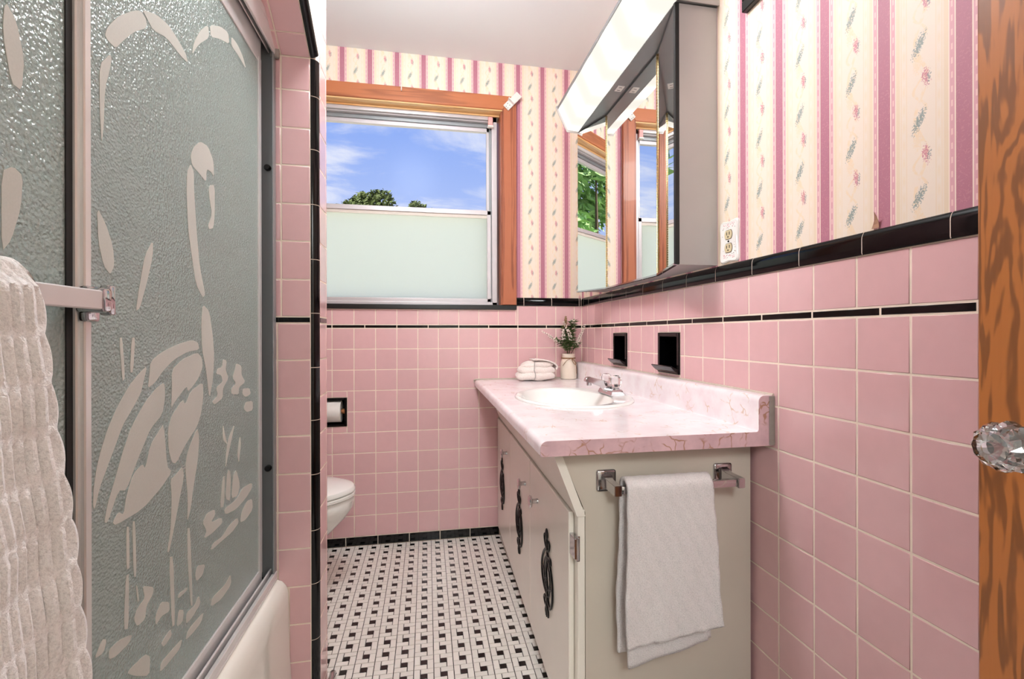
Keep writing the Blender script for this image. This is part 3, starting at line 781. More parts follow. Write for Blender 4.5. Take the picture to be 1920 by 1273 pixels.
ETCH_LO = [
 [(560,90),(600,55),(660,25),(715,8),(738,18),(742,45),(700,52),(650,80),(610,120),(575,170),(550,188),(555,150)],
 [(640,120),(680,80),(735,55),(752,75),(755,110),(740,150),(715,185),(700,200),(695,180),(650,240),(637,265),(640,200)],
 [(548,105),(530,180),(525,205),(495,260),(455,330),(430,400),(400,480),(370,560),(352,640),(345,630),(348,560),(358,490),(375,420),(400,340),(435,260),(480,180),(520,130)],
 [(612,165),(615,220),(605,285),(560,340),(535,400),(510,460),(470,570),(440,570),(400,690),(387,690),(400,620),(430,520),(455,430),(490,330),(540,240),(580,190)],
 [(755,165),(758,210),(750,280),(735,330),(690,400),(655,470),(640,465),(628,420),(625,340),(640,290),(680,230),(690,250),(710,200)],
 [(610,320),(622,480),(640,500),(600,560),(530,640),(430,700),(418,690),(440,650),(460,660),(470,590),(495,510),(530,470),(540,490),(560,400),(590,350)],
 [(735,335),(742,370),(738,450),(720,560),(710,640),(697,690),(700,600),(690,480),(700,420)],
 [(680,480),(685,520),(665,620),(650,700),(630,800),(622,800),(635,720),(640,600),(635,530),(655,510)],
 [(443,0),(455,0),(465,150),(455,165)],[(490,0),(503,0),(495,130),(483,130)],
 [(470,705),(480,705),(482,860),(470,865)],[(492,685),(503,685),(508,890),(497,895)],[(468,890),(480,880),(478,1085),(460,1090)],[(505,920),(512,930),(518,980),(512,990)],
 [(630,820),(645,815),(652,1070),(640,1080)],[(697,710),(708,710),(718,1000),(710,1000),(700,850)],
 [(530,925),(572,930),(570,955),(545,1000),(540,1050),(510,1078),(498,1050),(510,1010),(540,970)],[(600,985),(630,985),(632,1020),(600,1040),(580,1075),(578,1040)],
 [(665,1015),(685,1015),(680,1060),(658,1080)],[(740,960),(748,990),(715,1045),(692,1070),(695,1025),(725,1000)],[(700,930),(695,945),(662,975),(665,955)],
 [(735,850),(765,845),(755,885),(732,910),(727,885)],[(860,880),(862,920),(825,975),(785,1005),(790,970),(840,920)],[(760,1020),(750,1060),(720,1100),(690,1130),(700,1090)],
 [(480,1110),(492,1110),(480,1140),(430,1190),(405,1200),(405,1165),(440,1130)],[(380,1125),(397,1125),(385,1175),(350,1200)],[(680,1120),(670,1160),(630,1210),(595,1250),(600,1210),(640,1165)],
 [(635,1085),(640,1110),(610,1155),(600,1140)],[(540,1180),(560,1190),(555,1262),(500,1262),(470,1250)],
 [(830,80),(845,85),(840,120),(852,150),(830,190),(830,225),(800,250),(790,240),(812,215),(805,185),(830,165),(825,140),(805,135),(810,115),(828,110)],
 [(880,95),(900,105),(900,140),(915,165),(890,185),(890,212),(862,210),(862,190),(880,170),(866,150),(875,120)],[(905,190),(930,188),(935,210),(915,222),(903,210)],[(915,240),(942,235),(942,270),(920,278),(908,265)],
 [(875,320),(865,370),(850,440),(840,490),(842,430),(852,370)],[(830,320),(840,370),(848,400),(830,380)],[(895,365),(898,400),(890,470),(885,440),(888,400)],
 [(820,635),(830,520),(838,515),(835,630)],[(840,600),(848,490),(860,500),(858,610)],[(862,600),(868,520),(880,490),(895,550),(885,590)],
 [(835,640),(880,605),(905,560),(938,540),(940,560),(915,600),(880,640),(840,660)],[(940,600),(942,640),(915,680),(895,690),(900,650),(920,610)],
 [(755,690),(770,655),(800,640),(802,660),(785,690),(825,670),(830,690),(790,730),(760,750),(770,720)],[(790,770),(830,740),(850,705),(885,670),(890,690),(865,725),(825,760),(785,795)]]
def rnd_poly(P):
    """round the traced corners once (Chaikin)"""
    out = []
    for i in range(len(P)):
        a, b_ = P[i], P[(i+1) % len(P)]
        out.append((a[0]*.82+b_[0]*.18, a[1]*.82+b_[1]*.18)); out.append((a[0]*.18+b_[0]*.82, a[1]*.18+b_[1]*.82))
    return out
def etch(polys, x, v_off, bm):
    for P in polys:
        pts = [onx(a*q_, b_*q_+v_off, x) for a, b_ in rnd_poly(P)]
        vs = [bm.verts.new(p) for p in pts]
        try: f = bm.faces.new(vs)
        except ValueError: continue
        r = bmesh.ops.extrude_face_region(bm, geom=[f])
        bmesh.ops.translate(bm, vec=(0.0006, 0, 0), verts=[g for g in r['geom'] if isinstance(g, bmesh.types.BMVert)])
    return bm
def tri(bm): bmesh.ops.triangulate(bm, faces=[f for f in bm.faces if len(f.verts) > 4]); return bm
b2 = NB(); etch(ETCH_UP[8:], XI+0.0024, 0, b2); etch(ETCH_LO[:8], XI+0.0024, L_, b2); etch(ETCH_LO[14:16], XI+0.0024, L_, b2)
tag(obj('etched_heron', tri(b2), 'etched', inn), 'frosted heron etched on the glass')
b2 = NB(); etch(ETCH_UP[:8], XI+0.0024, 0, b2); etch(ETCH_LO[8:14], XI+0.0024, L_, b2); etch(ETCH_LO[16:], XI+0.0024, L_, b2)
tag(obj('etched_reeds', tri(b2), 'etched', inn), 'frosted reeds, leaves and water etched on the glass')

outr = thing('sliding_shower_door', (XO, -2.28, 0.43), 'outer hammered glass shower door with towel bar, half out of frame', 'shower door', 'sliding glass shower doors')
b2 = NB(); box(b2, XO-0.0025, XO+0.0025, -2.64, -1.935, bz, tz); tag(obj('glass_pane', b2, 'obscure', outr), 'hammered obscure glass')
ep('rail', [(XO-0.006, XO+0.006, -2.645, -1.905, tz-0.012, 1.93)], 'alu', 0.001, outr)
ep('rail', [(XO-0.006, XO+0.006, -2.645, -1.905, 0.424, bz+0.012)], 'alu', 0.001, outr)
ep('stile', [(XO-0.006, XO+0.008, -1.928, -1.905, bz, tz), (XO+0.002, XO+0.013, -1.922, -1.910, bz, tz)], 'alu', 0.0015, outr)
ep('gasket', [(XO-0.005, XO+0.004, -1.938, -1.928, bz, tz)], 'gasket', 0, outr)
ep('stile', [(XO-0.006, XO+0.008, -2.645, -2.625, bz, tz)], 'alu', 0.001, outr)
b2 = NB()
for P in ([(8,0),(30,40),(44,110),(40,170),(20,155),(4,60)], [(2,320),(24,312),(42,330),(38,390),(20,450),(2,472)]):
    vs = [b2.verts.new(onx(a, b_, XO+0.0024)) for a, b_ in rnd_poly(P)]; f = b2.faces.new(vs)
    r = bmesh.ops.extrude_face_region(b2, geom=[f]); bmesh.ops.translate(b2, vec=(0.0006, 0, 0), verts=[g for g in r['geom'] if isinstance(g, bmesh.types.BMVert)])
tag(obj('etched_leaves', tri(b2), 'etched', outr), 'frosted leaf shapes etched on the glass')
XB = -1.262; ZB = 1.155
tb = ep('towel_bar', [(XB-0.004, XB+0.004, -2.60, -1.935, ZB-0.0115, ZB+0.0115)], 'alu', 0.0015, outr); tag(tb, 'flat aluminium towel bar')
b2 = NB(); prism(b2, [(XO+0.006, -1.931, ZB-0.016), (XO+0.006, -1.908, ZB-0.020), (XO+0.012, -1.906, ZB+0.018), (XO+0.008, -1.929, ZB+0.018)], (0.0, 0, 0.0001))
b2.free(); b2 = NB()
box(b2, XO+0.010, XB+0.007, -1.935, -1.919, ZB-0.015, ZB+0.015, 0.004); box(b2, XO+0.010, XO+0.022, -1.930, -1.908, ZB-0.026, ZB+0.018, 0.004); box(b2, XB-0.006, XB+0.008, -1.926, -1.917, ZB-0.018, ZB+0.019, 0.003)
obj('bar_bracket', b2, 'chrome', tb, True)
b2 = NB(); box(b2, XO+0.006, XB+0.006, -2.612, -2.59, ZB-0.02, ZB+0.02, 0.004); obj('bar_bracket', b2, 'chrome', tb, True)

# knit bath towel on the bar
def ybound(z):   # far edge of the towel; it swings out as it falls
    pts = [(1.185, -2.070), (1.16, -2.062), (1.12, -2.056), (1.05, -2.050), (0.98, -2.042), (0.92, -2.033), (0.85, -2.029), (0.78, -2.021), (0.5, -1.99)]
    for (a, ya), (b_, yb) in zip(pts, pts[1:]):
        if z <= a and z >= b_: return ya+(yb-ya)*(a-z)/(a-b_)
    return pts[0][1] if z > 1.18 else pts[-1][1]
bm = NB(); rowsg = []
path = []
for i in range(26): path.append((XB-0.012, 0.80+0.36*i/25, 0))
for i in range(1, 10):
    an = math.pi-math.pi*i/10; path.append((XB+0.004+0.016*math.cos(an), 1.160+0.016*math.sin(an)+0.006, 0))
for i in range(140): path.append((XB+0.022+0.010*math.sin(min(1, i/90)*1.5), 1.158-0.60*i/139, 1))
NW = 150
for pi_, (x, z, fr_) in enumerate(path):
    row = []
    yb = ybound(z)
    for j in range(NW+1):
        s = j/NW; y = yb-0.30*s
        blk = math.floor((1.16-z)/0.046+0.0); inrow = ((1.16-z)/0.046) % 1.0
        rib = 0.5+0.5*math.cos(2*math.pi*(s*0.30/0.0135))
        cord = min(1.0, max(0.0, min(inrow-0.06, 0.94-inrow)*9))
        dsp = 0.0062*rib*cord+0.0036*(1-cord)+0.0012*math.sin(z*60+s*9)
        edge = min(1.0, s/0.015)
        scal = 0.0055*abs(math.sin(math.pi*inrow))*(1 if fr_ else 0.4)
        xx = x+(dsp if fr_ else -dsp)*edge+0.006*fr_*math.sin(s*14+z*3)*min(1, max(0, 1.16-z)*5)
        row.append((xx, y+scal*(1-min(1, s/0.03)), z))
    rowsg.append(row)
sheet(bm, rowsg)
o = obj('bath_towel', bm, 'knit', None, True, (XB, -2.25, 1.16)); solidify(o, 0.007, 0)
tag(o, 'chunky white ribbed towel hanging on the shower door bar', 'towel')

# ================================================================== TOILET
TX, TY = -1.19, -0.42      # tip of the seat, centre line
toi = thing('toilet', (-1.55, TY, 0), 'white toilet with closed lid behind the tiled shower wall', 'toilet')
def egg(L, W, back, n=40):
    """outline from the tip (x=TX) back to x=TX-L"""
    pts = []
    for i in range(n):
        a = 2*math.pi*i/n; c_, s_ = math.cos(a), math.sin(a)
        x = c_*L/2; wv = W/2*(1-0.16*(c_))*s_
        pts.append((x, wv))
    return pts
def eggring(sc, z, dx=0.0, L=0.44, W=0.36):
    return [(TX-0.22+dx+x*sc, TY+y*sc, z*1.05) for x, y in egg(L, W, 0)]
def loft(bm, rings, cap=True):
    V = [[bm.verts.new(p) for p in r] for r in rings]; n = len(V[0])
    for A, B in zip(V, V[1:]):
        for i in range(n): bm.faces.new((A[i], A[(i+1) % n], B[(i+1) % n], B[i]))
    if cap: bm.faces.new(V[0]); bm.faces.new(list(reversed(V[-1])))
    return bm
bm = NB(); loft(bm, [eggring(0.93, 0.385), eggring(0.975, 0.372), eggring(0.965, 0.345), eggring(0.90, 0.30, -0.018), eggring(0.76, 0.24, -0.05), eggring(0.60, 0.18, -0.08), eggring(0.52, 0.10, -0.09), eggring(0.56, 0.02, -0.09), eggring(0.58, 0.0, -0.09)])
obj('bowl', bm, 'porcelain', toi, True)
bm = NB(); loft(bm, [eggring(0.96, 0.388), eggring(1.0, 0.392), eggring(1.0, 0.402), eggring(0.97, 0.406)]); obj('seat', bm, 'porcelain', toi, True)
bm = NB(); loft(bm, [eggring(0.97, 0.4075), eggring(1.0, 0.411), eggring(1.0, 0.419), eggring(0.97, 0.428), eggring(0.85, 0.435), eggring(0.5, 0.440), eggring(0.1, 0.441)]); obj('lid', bm, 'porcelain', toi, True)
bm = NB(); box(bm, -1.965, -1.79, TY-0.23, TY+0.23, 0.38, 0.72, 0.02, 3); obj('tank', bm, 'porcelain', toi, True)
bm = NB(); box(bm, -1.968, -1.78, TY-0.24, TY+0.24, 0.72, 0.75, 0.01, 3); obj('tank_lid', bm, 'porcelain', toi, True)
bm = NB(); box(bm, -1.80, -1.58, TY-0.12, TY+0.12, 0.0, 0.384, 0.03, 3); obj('pedestal', bm, 'porcelain', toi, True)

def recess(bm, face, plane, a0, a1, z0, z1, depth, wall=0.006, lip=0.004, rim=0.010):
    """open-fronted ceramic box set in a wall: rim frame + inner walls + back"""
    def B(aa0, aa1, d0, d1, zz0, zz1, bv=0.0015):
        if face == '-x': box(bm, plane+d0, plane+d1, aa0, aa1, zz0, zz1, bv, 1)
        else: box(bm, aa0, aa1, plane+d0, plane+d1, zz0, zz1, bv, 1)
    B(a0, a0+rim, -lip, depth, z0, z1); B(a1-rim, a1, -lip, depth, z0, z1)
    B(a0+rim, a1-rim, -lip, depth, z1-rim, z1); B(a0+rim, a1-rim, -lip, depth, z0, z0+rim)
    B(a0, a1, depth-0.006, depth, z0, z1, 0)
tp = thing('toilet_paper_holder', ((TPR[0]+TPR[1])/2, 0, 0.70), 'black ceramic toilet paper holder recessed in the far tile wall', 'paper holder')
bm = NB(); recess(bm, '-y', 0.0, TPR[0]+.001, TPR[1]-.001, TPR[2]+.001, TPR[3]-.001, 0.10, rim=0.011); obj('recess', bm, 'black', tp)
bm = NB(); lathe(bm, [(0.009, TPR[0]+0.012), (0.009, TPR[1]-0.030), (0.013, TPR[1]-0.029), (0.013, TPR[1]-0.012)], 'x', (0, 0.026, 0.708), 16); obj('roller', bm, 'roller', tp, True)
bm = NB(); lathe(bm, [(0.019, TPR[0]+0.022), (0.056, TPR[0]+0.022), (0.056, TPR[1]-0.032), (0.019, TPR[1]-0.032), (0.019, TPR[0]+0.022)], 'x', (0, 0.026, 0.708), 40, cap=False)
tag(obj('toilet_roll', bm, 'paper', None, True, (-1.37, 0.026, 0.708)), 'white toilet roll in the black recessed holder', 'toilet roll')

# chrome trim piece on the floor at the foot of the end wall
bm = NB(); tube(bm, [(-1.178, -0.975, 0.012), (-1.178, -0.985, 0.022), (-1.178, -1.02, 0.024), (-1.178, -1.40, 0.024)], 0.010, 10)
tag(obj('floor_rail', bm, 'chrome', None, True, (-1.178, -1.2, 0.0)), 'slim chrome rail lying on the floor against the tiled end wall', 'rail')

# ================================================================== VANITY
ANG = math.radians(0.95); XV = -0.489; YE = -1.435
def vt(bm):   # the cabinet front stands a touch out of square
    bmesh.ops.rotate(bm, verts=bm.verts, cent=(XV, 0, 0), matrix=Matrix.Rotation(-ANG, 3, 'Z')); return bm
van = thing('vanity_cabinet', (-0.25, -0.72, 0.0), 'cream painted vanity cabinet with three doors under the countertop', 'cabinet')
def vobj(name, bm, mat, par=None, smooth=False): return obj(name, vt(bm), mat, par or van, smooth)
DT, DB = 0.650, 0.050
bm = NB(); box(bm, XV+0.0125, XV+0.034, -1.428, -0.006, 0.045, DT+0.02); vobj('face_frame', bm, 'cream')
bm = NB(); prism(bm, [(-0.482, YE, 0.0), (-0.011, YE, 0.0), (-0.011, YE, 0.8255), (-0.552, YE, 0.8255), (-0.482, YE, 0.66)], (0, 0.016, 0))
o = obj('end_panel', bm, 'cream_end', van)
bm = NB(); box(bm, -0.503, -0.484, YE-0.003, YE+0.013, 0.02, 0.668, 0.0015, 1); obj('edge_strip', bm, 'cream', van)
bm = NB(); box(bm, -0.44, -0.425, YE+0.02, -0.006, 0.0, 0.05); tag(obj('toe_kick', bm, 'cream', van), 'recessed toe board')
# sloping apron board between the doors and the counter
bm = NB(); prism(bm, [(XV+0.006, -1.445, DT+0.004), (XV-0.060, -1.445, 0.8255), (XV-0.038, -1.445, 0.8255), (XV+0.028, -1.445, DT+0.004)], (0, 1.438, 0)); vobj('apron', bm, 'cream')
doors = [(-0.008, -0.437), (-0.443, -0.893), (-0.899, -1.400)]
orn_c = [-0.195, -0.682, -1.168]; orn_z = [0.345, 0.345, 0.375]; kn_y = [-0.345, -0.812, -1.028]; kn_z = [0.540, 0.540, 0.548]
def orn(bm, yc, zc, x):
    k = 1.05
    def P(l, r, cl=False, fl=0.6):
        pts = [Vector((x, yc-a*k*1.4, zc+b_*k)) for a, b_ in l]
        tube(bm, catmull(pts, 5), r*0.86, 6, None, fl, (1, 0, 0))
    P([(0, .127), (.002, .09), (.006, .05), (-.005, .01), (.004, -.04), (0, -.09), (.002, -.127)], .0058)
    P([(.001, .075), (-.026, .048), (-.043, .012), (-.043, -.025), (-.026, -.052), (-.004, -.062)], .0055)
    P([(.003, .062), (.030, .036), (.046, -.004), (.046, -.05), (.030, -.082), (.012, -.078), (.004, -.055)], .0060)
    P([(.004, .055), (-.016, .030), (-.024, .0), (-.012, -.022), (.004, -.012)], .0042)
    P([(.004, .030), (.022, .012), (.028, -.02), (.016, -.042), (.004, -.030)], .0042)
    P([(-.040, .0), (-.028, -.012), (-.016, -.034), (-.002, -.046)], .0036)
    P([(.044, -.02), (.030, -.030), (.018, -.056), (.006, -.066)], .0036)
    P([(0, .070), (-.016, .082), (-.021, .100), (-.014, .106)], .0050)
    P([(.002, .066), (.018, .076), (.024, .094), (.016, .102)], .0050)
    P([(.004, .048), (.030, .058), (.036, .044)], .0050)
    P([(0, .100), (-.008, .112), (0, .128), (.008, .112), (.001, .100)], .0045)
    P([(0, -.080), (-.018, -.078), (-.024, -.090), (-.014, -.100), (0, -.096)], .0050)
    P([(0, -.090), (-.010, -.112), (-.004, -.128)], .0048)
    P([(.001, -.092), (.012, -.108), (.012, -.122)], .0048)
    return bm
for k in range(3):
    y1, y0 = doors[k]
    bm = NB(); box(bm, XV-0.003, XV+0.0118, y0, y1, DB, DT, 0.002, 1); dr = vobj('door', bm, 'cream')
    bm = NB(); lathe(bm, [(0.009, 0.0), (0.0075, -0.010), (0.008, -0.018), (0.019, -0.022), (0.0215, -0.0265), (0.018, -0.0305), (0.0, -0.033)], 'x', (XV-0.003, kn_y[k], kn_z[k]), 20)
    tag(vobj('knob', bm, 'chrome', dr, True), 'chrome mushroom knob')
    bm = orn(NB(), orn_c[k], orn_z[k], XV-0.0062); tag(vobj('ornament', bm, 'iron', dr, True), 'black scrolled iron ornament')
for z in (0.545, 0.045):
    bm = NB(); box(bm, -0.5135, -0.502, -1.4425, -1.401, z, z+0.052, 0.001, 1)
    tube(bm, [(-0.504, -1.442, z-0.002), (-0.504, -1.442, z+0.054)], 0.004, 8); box(bm, -0.5075, -0.4985, -1.4425, -1.4385, z-0.006, z+0.058, 0.001, 1)
    tag(obj('hinge', bm, 'chrome', van, True), 'chrome cabinet hinge')

# countertop
SXC, SYC, SA, SB = -0.312, -0.797, 0.226, 0.288
ct = thing('countertop', (-0.31, -0.755, 0.826), 'pink marbled laminate countertop with raised backsplash over the vanity', 'countertop')
YE2 = -1.511
cross = [(-0.560, 0.8265), (-0.614, 0.8265), (-0.618, 0.830), (-0.618, 0.846)]
for i in range(1, 7):
    an = math.pi/2*i/6; cross.append((-0.618+0.017*(1-math.cos(an)), 0.846+0.017*math.sin(an)))
back = [(-0.052, 0.863), (-0.0475, 0.8645), (-0.045, 0.869), (-0.045, 0.938)]
for i in range(1, 6):
    an = math.pi/2*i/5; back.append((-0.045+0.015*(1-math.cos(an)), 0.940+0.015*math.sin(an)))
back += [(-0.002, 0.955), (-0.002, 0.8265)]
bm = NB()
def strip(bm, pts): sheet(bm, [[(x, YE2, z) for x, z in pts], [(x, -0.001, z) for x, z in pts]])
strip(bm, cross); strip(bm, back)
N_ = 96
def ringpt(a): return (SXC+SA*0.985*math.cos(a), SYC+SB*0.985*math.sin(a))
x0, x1, y0, y1 = cross[-1][0], back[0][0], YE2, -0.001
def rectpt(a):
    c_, s_ = math.cos(a)*SA, math.sin(a)*SB
    tt = min([(x1-SXC)/c_ if c_ > 1e-9 else 1e9, (x0-SXC)/c_ if c_ < -1e-9 else 1e9, (y1-SYC)/s_ if s_ > 1e-9 else 1e9, (y0-SYC)/s_ if s_ < -1e-9 else 1e9])
    return (SXC+c_*tt, SYC+s_*tt)
angs = [2*math.pi*i/N_ for i in range(N_)]+[math.atan2((yy-SYC)/SB, (xx-SXC)/SA) % (2*math.pi) for xx in (x0, x1) for yy in (y0, y1)]
angs = sorted(set(angs))+[sorted(set(angs))[0]+2*math.pi]
sheet(bm, [[(*ringpt(a), 0.863) for a in angs], [(*rectpt(a), 0.863) for a in angs]])
sheet(bm, [[(*ringpt(a), 0.8265) for a in angs], [(*rectpt(a), 0.8265) for a in angs]])
bmesh.ops.remove_doubles(bm, verts=bm.verts, dist=0.00005)
o = obj('slab', bm, 'laminate', ct, True)
bm = NB(); prism(bm, [(x, YE2-0.0015, z) for x, z in cross[1:]]+[(-0.052, YE2-0.0015, 0.863), (-0.052, YE2-0.0015, 0.8265)], (0, 0.0014, 0)); prism(bm, [(x, YE2-0.0015, z) for x, z in [(-0.052, 0.8265)]+back], (0, 0.0014, 0)); tag(obj('end_strip', bm, 'laminate_end', ct), 'darker veined end strip')
bm = NB(); box(bm, -0.016, -0.0005, YE2-0.0035, YE2-0.0016, 0.828, 0.954, 0.0008, 1); tag(obj('caulk_bead', bm, 'caulk_grey', ct), 'grey smear of old caulk')
bm = NB(); tube(bm, [(-0.0015, YE2, 0.9555), (-0.0015, -0.002, 0.9555)], 0.0045, 8); tube(bm, [(-0.622, -0.003, 0.850), (-0.622, -0.003, 0.863), (-0.610, -0.003, 0.8655), (-0.045, -0.003, 0.8655), (-0.043, -0.003, 0.955)], 0.0045, 8)
tag(obj('caulk_bead', bm, 'caulk', ct), 'cream caulk line against the tile')

sk = thing('sink', (SXC, SYC, 0.863), 'oval white drop-in sink set in the pink countertop', 'sink')
bm = NB(); rings = []
for r_, z_, dx, ka in [(1.0, 0.8632, 0, 1), (1.0, 0.866, 0, 1), (0.985, 0.8705, 0, 1), (0.96, 0.8725, 0, 1), (0.945, 0.8712, 0, 1), (0.90, 0.8705, -0.024, 0.88), (0.88, 0.866, -0.028, 0.85), (0.86, 0.855, -0.030, 0.85), (0.80, 0.82, -0.030, 0.85), (0.68, 0.78, -0.030, 0.85), (0.48, 0.752, -0.030, 0.85), (0.25, 0.738, -0.030, 0.85), (0.08, 0.734, -0.030, 0.85)]:
    rings.append([(SXC+dx+SA*r_*ka*math.cos(2*math.pi*i/64), SYC+SB*r_*math.sin(2*math.pi*i/64), z_) for i in range(65)])
sheet(bm, rings); bmesh.ops.remove_doubles(bm, verts=bm.verts, dist=0.00005); obj('basin', bm, 'porcelain', sk, True)
bm = NB(); lathe(bm, [(0.0, 0.7350), (0.015, 0.7350), (0.019, 0.7365), (0.022, 0.735)], 'z', (SXC-0.030, SYC, 0), 24); obj('drain', bm, 'chrome', sk, True)

fa = thing('faucet', (-0.145, -0.78, 0.872), 'chrome faucet with two crystal handles behind the sink', 'faucet')
bm = NB(); xb = -0.143
b_lo = [(xb-0.030, -0.852), (xb+0.027, -0.852), (xb+0.027, -0.708), (xb-0.030, -0.708)]; b_hi = [(xb-0.021, -0.844), (xb+0.019, -0.844), (xb+0.019, -0.716), (xb-0.021, -0.716)]
loft(bm, [[(x, y, 0.8712) for x, y in b_lo], [(x, y, 0.876) for x, y in b_lo], [(x, y, 0.895) for x, y in b_hi]])
bmesh.ops.bevel(bm, geom=list(bm.edges), offset=0.002, segments=2, affect='EDGES'); obj('base', bm, 'chrome', fa, True)
bm = NB()
sec = [(xb+0.014, 0.893, 0.032), (xb-0.004, 0.913, 0.032), (xb-0.040, 0.929, 0.030), (xb-0.092, 0.943, 0.027), (xb-0.108, 0.940, 0.025), (xb-0.112, 0.930, 0.025)]
low = [(xb-0.026, 0.880), (xb-0.030, 0.889), (xb-0.052, 0.903), (xb-0.094, 0.919), (xb-0.106, 0.921), (xb-0.112, 0.923)]
loft(bm, [[(a[0], -0.78-a[2]/2, a[1]), (a[0], -0.78+a[2]/2, a[1]), (b_[0], -0.78+a[2]/2+0.002, b_[1]), (b_[0], -0.78-a[2]/2-0.002, b_[1])] for a, b_ in zip(sec, low)])
bmesh.ops.bevel(bm, geom=list(bm.edges), offset=0.0022, segments=2, affect='EDGES'); lathe(bm, [(0.010, 0.922), (0.010, 0.908), (0.008, 0.906), (0.0, 0.906)], 'z', (xb-0.094, -0.78, 0), 16)
obj('spout', bm, 'chrome', fa, True)
for yy in (-0.830, -0.730):
    bm = NB(); lathe(bm, [(0.013, 0.893), (0.014, 0.899), (0.011, 0.902)], 'z', (xb, yy, 0), 16); co = obj('handle_collar', bm, 'chrome', fa, True)
    bm = NB(); pr = [(0.008, 0.902), (0.016, 0.906), (0.021, 0.918), (0.0225, 0.934), (0.019, 0.944), (0.010, 0.950), (0.0, 0.950)]
    V = []
    for r_, h_ in pr:
        V.append([(xb+r_*(1-0.07*(i % 2))*math.cos(2*math.pi*i/16), yy+r_*(1-0.07*(i % 2))*math.sin(2*math.pi*i/16), h_) for i in range(16)])
    V[-1] = [(xb+0.002*math.cos(2*math.pi*i/16), yy+0.002*math.sin(2*math.pi*i/16), 0.950) for i in range(16)]
    loft(bm, V); tag(obj('handle', bm, 'crystal', fa), 'faceted clear crystal handle')

# soap holder and tumbler recesses
for i, (n, (a0, a1, z0, z1)) in enumerate(zip(('black ceramic recessed soap holder nearer the window above the backsplash', 'black ceramic recessed soap holder nearer the camera above the backsplash'), NICHES)):
    nt = thing('soap_holder', (0.0, (a0+a1)/2, (z0+z1)/2), n, 'soap holder', 'black recessed holders in the tile')
    bm = NB(); recess(bm, '-x', 0.0, a0+.001, a1-.001, z0+.001, z1-.001, 0.075, rim=0.014, lip=0.005); obj('recess', bm, 'black', nt)
    bm = NB(); prism(bm, [(-0.004, a0+0.003, z0+0.004), (-0.020, a0+0.003, z0+0.014), (-0.034, a0+0.003, z0+0.029), (-0.030, a0+0.003, z0+0.032), (-0.012, a0+0.003, z0+0.021), (0.004, a0+0.003, z0+0.018)], (0, a1-a0-0.006, 0))
    bmesh.ops.bevel(bm, geom=list(bm.edges), offset=0.0012, segments=1, affect='EDGES'); obj('lip', bm, 'black', nt, True)

# towel bar and hand towel on the cabinet end
tbz = 0.737; ybar = -1.508
tbr = thing('towel_bar', (-0.262, YE, 0.74), 'chrome square towel bar on the cream cabinet end panel', 'towel bar')
for xp in (-0.428, -0.098):
    bm = NB(); box(bm, xp-0.026, xp+0.026, YE-0.007, YE, 0.713, 0.767, 0.006, 3); pl = obj('mount_plate', bm, 'chrome', tbr, True)
    bm = NB(); loft(bm, [[(xp-0.014, YE-0.006, 0.724), (xp+0.014, YE-0.006, 0.724), (xp+0.014, YE-0.006, 0.757), (xp-0.014, YE-0.006, 0.757)]]+[[(xp-0.0095, y, tbz-0.0125), (xp+0.0095, y, tbz-0.0125), (xp+0.0095, y, tbz+0.0125), (xp-0.0095, y, tbz+0.0125)] for y in (-1.47, -1.519)])
    bmesh.ops.bevel(bm, geom=list(bm.edges), offset=0.0015, segments=2, affect='EDGES'); obj('post', bm, 'chrome', pl, True)
bm = NB(); box(bm, -0.4185, -0.1075, ybar-0.007, ybar+0.007, tbz-0.009, tbz+0.009, 0.0015, 2); obj('bar', bm, 'chrome', tbr, True)

def drape(xl, xr, zfl, zfr, zbl, zbr, rad, name, nx=40, nd=50, seed=2, amp=0.004, par=None, widen=0.0):
    rr = random.Random(seed); ph = [rr.uniform(0, 6.28) for _ in range(6)]
    g = []
    ztop = tbz+0.004
    for j in range(nd*2+13):
        row = []
        for i in range(nx+1):
            s = i/nx; x = xl+(xr-xl)*s; zf = zfl+(zfr-zfl)*s; zb = zbl+(zbr-zbl)*s
            if j < nd: q = j/nd; z = zb+(ztop-zb)*q; y = ybar+rad; d = (1-q)
            elif j <= nd+12:
                an = math.pi*(j-nd)/12; y = ybar+rad*math.cos(an); z = ztop+rad*math.sin(an); d = 0
            else: q = (j-nd-12)/nd; z = ztop+(zf-ztop)*q; y = ybar-rad-0.010*q; d = q
            front = j > nd+6
            wv = amp*d*(math.sin(s*9+ph[0]+z*4)+0.6*math.sin(s*21+ph[1]-z*9))
            x += d*widen*(s-0.35)+0.004*d*math.sin(z*22+ph[2])
            row.append((x, y+(-abs(wv) if front else abs(wv)*0.3)+0.0015*math.sin(z*90+s*40+ph[3]), z))
        g.append(row)
    b2 = NB(); sheet(b2, g); return b2
bm = drape(-0.410, -0.188, 0.374, 0.402, 0.330, 0.338, 0.022, 'hand_towel', widen=0.03)
ht = obj('hand_towel', bm, 'terry', None, True, (-0.3, ybar, 0.76)); solidify(ht, 0.009, 0)
tag(ht, 'white terry hand towel folded over the chrome bar on the cabinet end', 'towel')
bm = NB(); gg = []
for j in range(41):
    q = j/40; row = []
    for i in range(31):
        s = i/30; x = -0.404+0.200*s+0.004*math.sin(q*7)+q*0.012*(s-0.3); z0_ = 0.742; zl = 0.312+0.042*s+0.0*s*s
        z = z0_+(zl-z0_)*q; y = ybar+0.0105-0.021*0-0.006*math.sin(q*3.0)+0.0025*math.sin(s*11+q*4)
        row.append((x, y-0.019-0.0*q, z))
    gg.append(row)
sheet(bm, gg); o = obj('inner_fold', bm, 'terry', ht, True); solidify(o, 0.008, 0)
